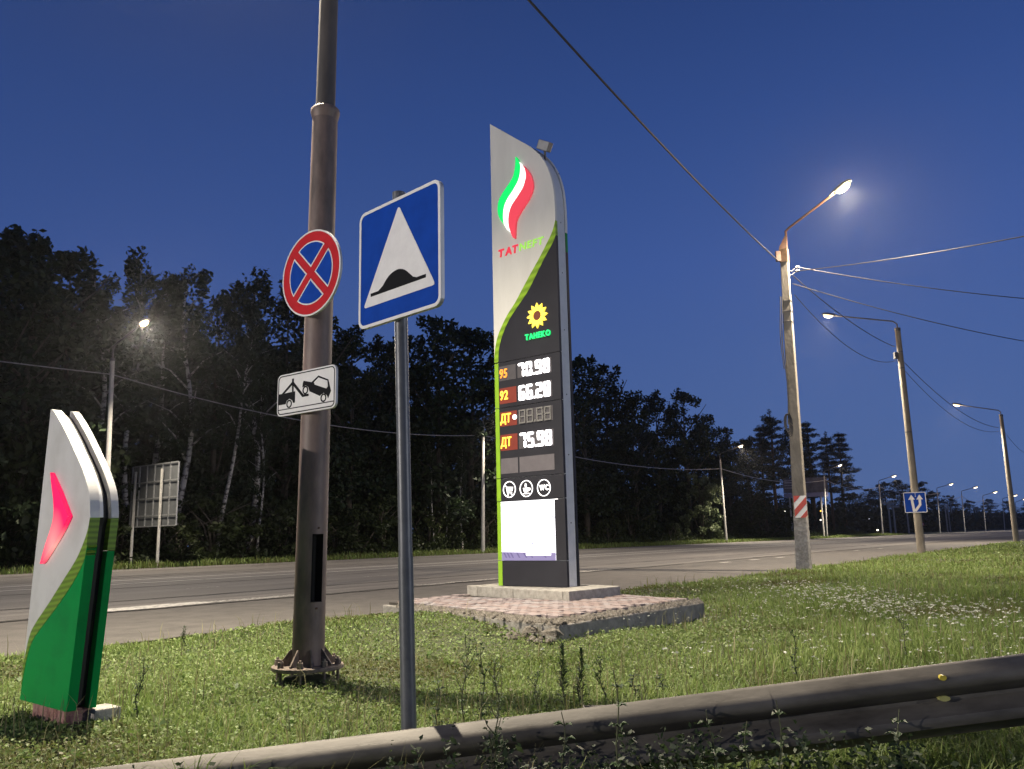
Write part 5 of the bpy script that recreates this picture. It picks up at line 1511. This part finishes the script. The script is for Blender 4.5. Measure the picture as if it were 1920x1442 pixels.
near_edge = np.clip((nr - edge_n(ur) + 1.2) / 1.2, 0, 1)
rightside = np.clip((x / y - .08) / .3, 0, 1)
h = (.022 + .045 * pt + .045 * near_edge + .075 * rightside) * rg.uniform(.5, 1.5, len(x))
pe = np.hypot(np.maximum(np.abs((x - 1.3) * .77 - (y - 10.3) * -.0) - 3.2, 0), 0)
h *= np.where((y > 8.2) & (y < 12.2) & (x > -1.8) & (x < 3.1), .55, 1.0)
dry = np.clip(patch(x + 7, y - 3, .8) * 2.6 - 1.75, 0, 1)
tint = np.clip(.30 + .36 * patch(x, y, .45) - .42 * dry + rg.normal(0, .17, len(x)), 0, 1)
h *= 1 - .35 * dry
co_, f_, t_ = blades(rg, x, y, ground_z(x, y) - .005, h, .004 + .0007 * d, np.full(len(x), .8), tint)
me = np_mesh('grass', co_, f_, t_); me.materials.append(M_grass); link('grass', me, stuff=True)
# low clover-like leaves between the blades
x, y = scatter(rg, 300000, 3.55, 50, 1.3)
d = np.hypot(x, y); pt = patch(x, y, 1.4)
z = ground_z(x, y) + rg.uniform(.005, .05, len(x)) * (.5 + pt)
dry = np.clip(patch(x + 7, y - 3, .8) * 2.6 - 1.75, 0, 1)
tint = np.clip(.32 + .36 * patch(x, y, .6) - .45 * dry + rg.normal(0, .2, len(x)), 0, 1)
n = len(x)
co_, f_, t_ = leaf_cards(rg, np.stack([x, y, z], -1), 1.0, .75, .35, tint)
sz = (.0036 + .0010 * d) * rg.uniform(.5, 1.5, n)
cc = np.repeat(np.stack([x, y, z], -1), 4, 0)
co_ = cc + (co_ - cc) * np.repeat(sz, 4)[:, None]
me = np_mesh('ground_cover', co_, f_, t_); me.materials.append(M_cover); link('ground_cover', me, stuff=True)
# rosettes of broader leaves
x, y = scatter(rg, 1500, 3.8, 26, 1.25)
keep = patch(x - 3, y + 5, .9) > .42; x, y = x[keep], y[keep]; k = 9
zz = ground_z(x, y)
a = rg.uniform(0, 6.28, (len(x), k)); l_ = rg.uniform(.03, .085, (len(x), k)) * rg.uniform(.6, 1.3, (len(x), 1)); el = rg.uniform(.2, 1.1, (len(x), k)); w_ = l_ * rg.uniform(.16, .30, (len(x), k))
d3 = np.stack([np.cos(a) * np.cos(el), np.sin(a) * np.cos(el), np.sin(el)], -1); s3 = np.stack([-np.sin(a), np.cos(a), 0 * a], -1)
b0 = np.stack([x, y, zz], -1)[:, None, :] + d3 * .01
mid_ = b0 + d3 * (l_ * .55)[..., None]; tip_ = b0 + d3 * l_[..., None] - np.array([0, 0, 1]) * (l_ * .25)[..., None]
co_ = np.stack([b0, mid_ + s3 * w_[..., None], tip_, mid_ - s3 * w_[..., None]], 2).reshape(-1, 3)
t_ = np.repeat(np.clip(rg.normal(.5, .2, len(x) * k), 0, 1), 4)
me = np_mesh('leaf_rosettes', co_, np.arange(len(co_)).reshape(-1, 4), t_); me.materials.append(M_rosette); link('leaf_rosettes', me, stuff=True)
# taller stalks and seed heads
x, y = scatter(rg, 9000, 3.7, 60, 1.2)
keep = rg.random(len(x)) < .25 + .75 * (patch(x, y, .5) > .55)
x, y = x[keep], y[keep]; d = np.hypot(x, y)
h = rg.uniform(.12, .34, len(x)) * (1 + .3 * np.clip((x / y), 0, 1))
co_, f_, t_ = blades(rg, x, y, ground_z(x, y), h, .003 + .0005 * d, np.full(len(x), .55), np.clip(rg.normal(.4, .25, len(x)), 0, 1))
me = np_mesh('grass_stalks', co_, f_, t_); me.materials.append(M_straw); link('grass_stalks', me, stuff=True)
# far verge
nw = 26000
u_ = rg.uniform(0, 190, nw); n_ = 41.1 + rg.random(nw) ** 1.3 * 3.6
x, y = u_ * UD.x + n_ * ND.x, u_ * UD.y + n_ * ND.y
co_, f_, t_ = blades(rg, x, y, ground_z(x, y), rg.uniform(.12, .45, nw), np.full(nw, .06), np.full(nw, .7), np.clip(rg.normal(.35, .2, nw), 0, 1))
me = np_mesh('verge_grass', co_, f_, t_); me.materials.append(M_grass); link('verge_grass', me, stuff=True)
# drift of small white flowers
def flower_patch(name, n, cx, cy, sx, sy, az, h0, h1, size):
    a = rg.normal(0, 1, (n, 2)) * [sx, sy]
    x = cx + a[:, 0] * math.cos(az) - a[:, 1] * math.sin(az); y = cy + a[:, 0] * math.sin(az) + a[:, 1] * math.cos(az)
    u = x * UD.x + y * UD.y; nn_ = x * ND.x + y * ND.y
    ok = (nn_ < edge_n(u) - .3) & (y > 4.6) & ~inside(x, y, pol); x, y = x[ok], y[ok]
    z = ground_z(x, y) + rg.uniform(h0, h1, len(x))
    k = 4
    cx_ = np.repeat(np.stack([x, y, z], -1), k, 0) + rg.normal(0, size * .9, (len(x) * k, 3)) * [1, 1, .35]
    co, f, t = leaf_cards(rg, cx_, size, .8, .7, rg.random(len(cx_)))
    me = np_mesh(name, co, f, t); me.materials.append(M_umbel); link(name, me, stuff=True)
pa, pb = P(1490, 1105, .2), P(1900, 1170, .2)
mid = (pa + pb) / 2; az_ = math.atan2(pb.y - pa.y, pb.x - pa.x); half = (pb - pa).length / 2
flower_patch('white_flowers', 850, mid.x, mid.y, half * .75, .55, az_, .16, .32, .012)
pc = P(1880, 1200, .2); flower_patch('white_flowers', 260, pc.x, pc.y, 1.3, .9, 0, .15, .3, .009)
pc = P(1480, 1150, .1); flower_patch('white_flowers', 160, pc.x, pc.y, 1.6, .8, .3, .1, .22, .008)
pc = P(1322, 1235, .2); flower_patch('white_flowers', 7, pc.x, pc.y, .25, .12, 0, .22, .3, .013)

# ------------------------------------------------------------------ tall weeds, each a plant of its own
def weed(label, px, py_base, py_top, kind, z_off=0.0, d=None, lean_=0.0, seed=0, name='tall_weed'):
    """a weed whose foot shows at (px, py_base); d: its distance when the foot is hidden"""
    rr = np.random.default_rng(seed + 500)
    if d is None: g = P(px, py_base, .02)
    else: g = on_plane(px, py_base, Vector((0, d, 0)), Vector((0, 1, 0))); g.z = 0
    zt_ = on_plane(px, py_top, Vector((0, g.y, 0)), Vector((0, 1, 0))).z
    g.z = float(ground_z(np.array([g.x]), np.array([g.y]))[0]); h = zt_ - g.z
    t = thing(name, label, 'weed', g, 0, 'tall weeds by the guardrail')
    pts = [Vector((lean_ * (q ** 1.5) * h + .012 * math.sin(q * 9 + seed), .01 * math.cos(q * 7 + seed), h * q)) for q in np.linspace(0, 1, 9)]
    st = MB().tube(pts, list(np.linspace(.0055, .0018, 9)), 6)
    c, ts = [], []
    branches = []
    if kind in ('thistle', 'branchy'):
        for i in range(9 if kind == 'branchy' else 6):
            q = rr.uniform(.35, .95); p = pts[int(q * 8)]; a = rr.uniform(0, 6.28); l_ = (.12 if kind == 'thistle' else .2) * h * rr.uniform(.5, 1.1)
            e = p + Vector((math.cos(a) * l_ * .55, math.sin(a) * l_ * .55, l_ * .9)); st.tube([p, (p + e) / 2 + Vector((math.cos(a) * l_ * .1, math.sin(a) * l_ * .1, 0)), e], [.003, .0024, .0015], 5); branches.append(e)
        branches.append(pts[-1])
    st.obj('stem', M_stem, t, smooth=True)
    co_l, f_l, t_l = [], [], []
    def leaf(p, dirv, l_, w_, tn):
        k = len(co_l); s_ = dirv.cross(Z)
        s_ = s_.normalized() * w_ if s_.length > 1e-4 else Vector((w_, 0, 0))
        m_ = p + dirv * l_ * .5 + Z * l_ * .08
        co_l.extend([tuple(p), tuple(m_ + s_ + Z * w_ * .5), tuple(p + dirv * l_ - Z * l_ * .15), tuple(m_ - s_ + Z * w_ * .5), tuple(m_)]); f_l.extend([(k, k + 4, k + 1), (k + 4, k + 2, k + 1), (k, k + 3, k + 4), (k + 4, k + 3, k + 2)]); t_l.extend([tn] * 5)
    if kind == 'spire':          # narrow leaves all round the stem
        for i in range(110):
            q = rr.uniform(.12, 1.0) ; p = pts[0].lerp(pts[-1], q); a = i * 2.4; el = .25 + .8 * q
            leaf(p, Vector((math.cos(a) * math.cos(el), math.sin(a) * math.cos(el), math.sin(el))), h * .21 * (1.15 - .6 * q), .006, rr.uniform(.3, 1.0))
    elif kind == 'thistle':
        for i in range(26):
            q = rr.uniform(.05, .8); p = pts[int(q * 8)]; a = rr.uniform(0, 6.28)
            leaf(p, Vector((math.cos(a) * .8, math.sin(a) * .8, .5)), h * .14 * (1.2 - q), .012, rr.uniform(0, .7))
        for e in branches:
            for j in range(7):
                a = rr.uniform(0, 6.28); leaf(e - Z * .01, Vector((math.cos(a) * .5, math.sin(a) * .5, .8)), .028, .006, rr.uniform(0, .3))
    elif kind == 'branchy':
        for i in range(40):
            q = rr.uniform(.05, .85); p = pts[int(q * 8)]; a = rr.uniform(0, 6.28)
            leaf(p, Vector((math.cos(a) * .8, math.sin(a) * .8, .35)), h * .11 * (1.25 - q), .009, rr.uniform(.1, .9))
        for e in branches:
            for j in range(10):
                a = rr.uniform(0, 6.28); leaf(e + Vector(rr.normal(0, .012, 3)), Vector((math.cos(a) * .6, math.sin(a) * .6, .6)), .022, .005, rr.uniform(.1, .6))
    elif kind == 'leafy':
        for i in range(34):
            q = rr.uniform(.05, 1); p = pts[int(q * 8)]; a = rr.uniform(0, 6.28)
            leaf(p, Vector((math.cos(a) * .85, math.sin(a) * .85, .25)), rr.uniform(.035, .065), .014, rr.uniform(.0, .6))
    me = np_mesh('leaves', np.array(co_l), np.array(f_l), t_l); me.materials.append(M_weed)
    link('leaves', me, t)
    return t
W_ = [('spiky-leaved tall weed, bluish green, standing straight behind the rail', 1057, 1335, 1212, 'spire', None, 0),
      ('thin bare-topped weed just beside the spiky-leaved one', 1085, 1330, 1222, 'spire', None, .10),
      ('dark branching weed with seed clusters beside the hump sign post', 868, 1345, 1188, 'branchy', None, .06),
      ('dark stalk with a knobbed head in the middle of the lawn', 905, 1350, 1208, 'thistle', None, .01),
      ('thin tall stalk between the knobbed one and the spiky one', 934, 1350, 1242, 'branchy', None, -.03),
      ('low bent weed with narrow leaves before the paved platform', 1005, 1350, 1262, 'branchy', None, .05),
      ('branching weed rising behind the rail next to the leafy climber', 1135, 1325, 1240, 'branchy', None, -.14),
      ('leafy climber twining up in front of the guardrail', 1164, 1440, 1255, 'leafy', 3.7, -.02),
      ('dark lone stalk with round knobs further along the lawn', 1494, 1270, 1182, 'thistle', None, .01),
      ('slim curved stalk in the tall grass before the white flowers', 1702, 1232, 1145, 'branchy', None, -.10),
      ('broad-leaved weed with pale leaves at the rail splice', 1240, 1310, 1262, 'leafy', None, .05),
      ('upright leafy weed between the rail and the tufts', 1190, 1318, 1262, 'leafy', None, 0),
      ('dark branching weed crossing the rail below the knobbed stalk', 922, 1440, 1322, 'branchy', 3.7, .05),
      ('short dark weed before the rail below the spiky one', 1060, 1440, 1335, 'leafy', 3.65, -.02),
      ('yellowish leafy weed in front of the rail past the splice bolt', 1462, 1440, 1312, 'leafy', 3.6, .03),
      ('dark leafy weed hanging before the lower rail edge', 1345, 1440, 1330, 'leafy', 3.6, -.05),
      ('dark leafy weed in the shade under the lit rail edge', 1395, 1440, 1352, 'leafy', 3.55, .06),
      ('small leafy weed in front of the yellow reflectors', 1690, 1440, 1330, 'leafy', 3.6, .02),
      ('pale bent grass stem growing over the flange of the mast', 585, 1270, 1190, 'branchy', None, .12),
      ('short dark stalk on the lawn edge by the road', 345, 1205, 1176, 'branchy', None, 0),
      ('thin weed on the lawn before the small totem', 255, 1330, 1240, 'branchy', None, .1),
      ('leafy weed by the lawn dip beside the hump sign post', 820, 1350, 1270, 'leafy', None, .04)]
for i, (lab, px, pb_, pt_, kd, dd, ln) in enumerate(W_):
    weed(lab, px, pb_, pt_, kd, 0, dd, ln, i)
# arching grass tufts
def tuft_obj(label, px, d, n, h0, h1, seed, bend=1.0, group='grass tufts along the guardrail', py=1400):
    rr = np.random.default_rng(seed + 900)
    g = on_plane(px, py, Vector((0, d, 0)), Vector((0, 1, 0)))
    gz0 = float(ground_z(np.array([g.x]), np.array([g.y]))[0])
    x = rr.normal(0, .035, n); y = rr.normal(0, .035, n)
    co, f, t = blades(rr, x, y, np.zeros(n), rr.uniform(h0, h1, n), rr.uniform(.005, .010, n), np.full(n, bend), np.clip(rr.normal(.45, .25, n), 0, 1))
    me = np_mesh('grass_tuft', co, f, t); me.materials.append(M_tuft)
    o = link('grass_tuft', me, None, (g.x, g.y, gz0))
    return tag(o, label, 'grass tuft', group)
TU = [('arching yellow-green grass tuft before the rail under the spiky weed', 1045, 3.72, 46, .12, .30), ('second arching grass tuft before the rail, closer to the leafy climber', 1095, 3.70, 36, .12, .28),
      ('thin grass tuft before the rail near the knobbed stalk', 990, 3.72, 26, .10, .26), ('grass tuft drooping over the rail near its buried end', 352, 3.82, 40, .14, .30), ('grass tuft over the rail top in front of the mast', 455, 3.86, 30, .12, .28),
      ('upright green grass tuft behind the rail, first from the buried end', 560, 4.35, 60, .12, .26), ('upright green grass tuft behind the rail, beside the hump sign post', 690, 4.4, 60, .12, .28), ('upright grass tuft behind the rail between those two', 632, 4.5, 50, .12, .30),
      ('bright grass tuft at the foot of the hump sign post', 735, 4.35, 40, .10, .22), ('grass tuft in the dark before the rail splice', 1265, 3.55, 30, .12, .26), ('grass tuft at the picture foot under the leafy climber', 1180, 3.6, 40, .12, .28),
      ('dark grass tuft before the rail towards the yellow reflectors', 1600, 3.5, 40, .12, .24), ('grass tuft under the high end of the rail', 1850, 3.6, 60, .12, .26), ('low grass tuft beside the hump sign post foot', 800, 4.4, 40, .08, .2),
      ('grass tuft leaning over the rail beside the hump sign post', 880, 3.8, 36, .12, .26)]
for i, (lab, px, dd, n, h0, h1) in enumerate(TU): tuft_obj(lab, px, dd, n, h0, h1, i)
# rank growth in front of and under the rail
NP = 480
px_ = rg.uniform(-2.6, 3.3, NP); py_ = rg.uniform(3.15, 3.84, NP)
px_[:130] = rg.uniform(-.2, 1.7, 130); py_[:130] = rg.uniform(3.5, 3.84, 130)
ph_ = rg.uniform(.10, .32, NP) * np.where(px_ > 1.6, .75, 1.0) * np.where(px_ < -.6, .6, 1.0)
ph_[:130] *= 1.05
cs_, tt_, sz_ = [], [], []
for i in range(NP):
    k = rg.integers(12, 30)
    q = rg.random(k) ** .8
    a = rg.uniform(0, 6.28, k); r_ = rg.uniform(.01, .07, k) * (1.15 - q)
    cs_.append(np.stack([px_[i] + .06 * math.sin(i) * q + r_ * np.cos(a), py_[i] + r_ * np.sin(a), float(0) + ph_[i] * q], -1)); tt_.append(np.clip(rg.normal(.42, .22, k), 0, 1)); sz_.append(rg.uniform(.007, .020, k))
cs_ = np.concatenate(cs_); tt_ = np.concatenate(tt_); sz_ = np.concatenate(sz_)
co_, f_, t_ = leaf_cards(rg, cs_, 1.0, .5, .25, tt_)
cc = np.repeat(cs_, 4, 0); co_ = cc + (co_ - cc) * np.repeat(sz_, 4)[:, None]
me = np_mesh('rank_weeds', co_, f_, t_); me.materials.append(M_weeddark); link('rank_weeds', me, stuff=True)
n = 9000
x = rg.uniform(-2.7, 3.4, n); y = rg.uniform(3.0, 4.15, n)
co_, f_, t_ = blades(rg, x, y, ground_z(x, y), rg.uniform(.06, .22, n), rg.uniform(.004, .008, n), np.full(n, 1.0), np.clip(rg.normal(.4, .25, n), 0, 1))
me = np_mesh('rank_grass', co_, f_, t_); me.materials.append(M_tuft); link('rank_grass', me, stuff=True)
# clear the helper meshes nothing uses
for m_ in list(bpy.data.meshes):
    if m_.users == 0: bpy.data.meshes.remove(m_)

# ------------------------------------------------------------------ thin volume added to imitate lens glow round the lamps
HD = 0.00015
if HD > 0:
    hz = MB().box((-800, -800, -1.2), (1800, 800, 32)).obj('glow_volume', bpy.data.materials.new('glow_medium'))
    hz.rotation_euler = (0, 0, ROADROT)
    m = hz.data.materials[0]; m.use_nodes = True
    t = m.node_tree; t.nodes.clear()
    o_ = t.nodes.new('ShaderNodeOutputMaterial'); v_ = t.nodes.new('ShaderNodeVolumePrincipled')
    v_.inputs['Color'].default_value = (.92, .94, 1.0, 1); v_.inputs['Density'].default_value = HD; v_.inputs['Anisotropy'].default_value = .85
    t.links.new(v_.outputs[0], o_.inputs['Volume'])
    hz['kind'] = 'stuff'
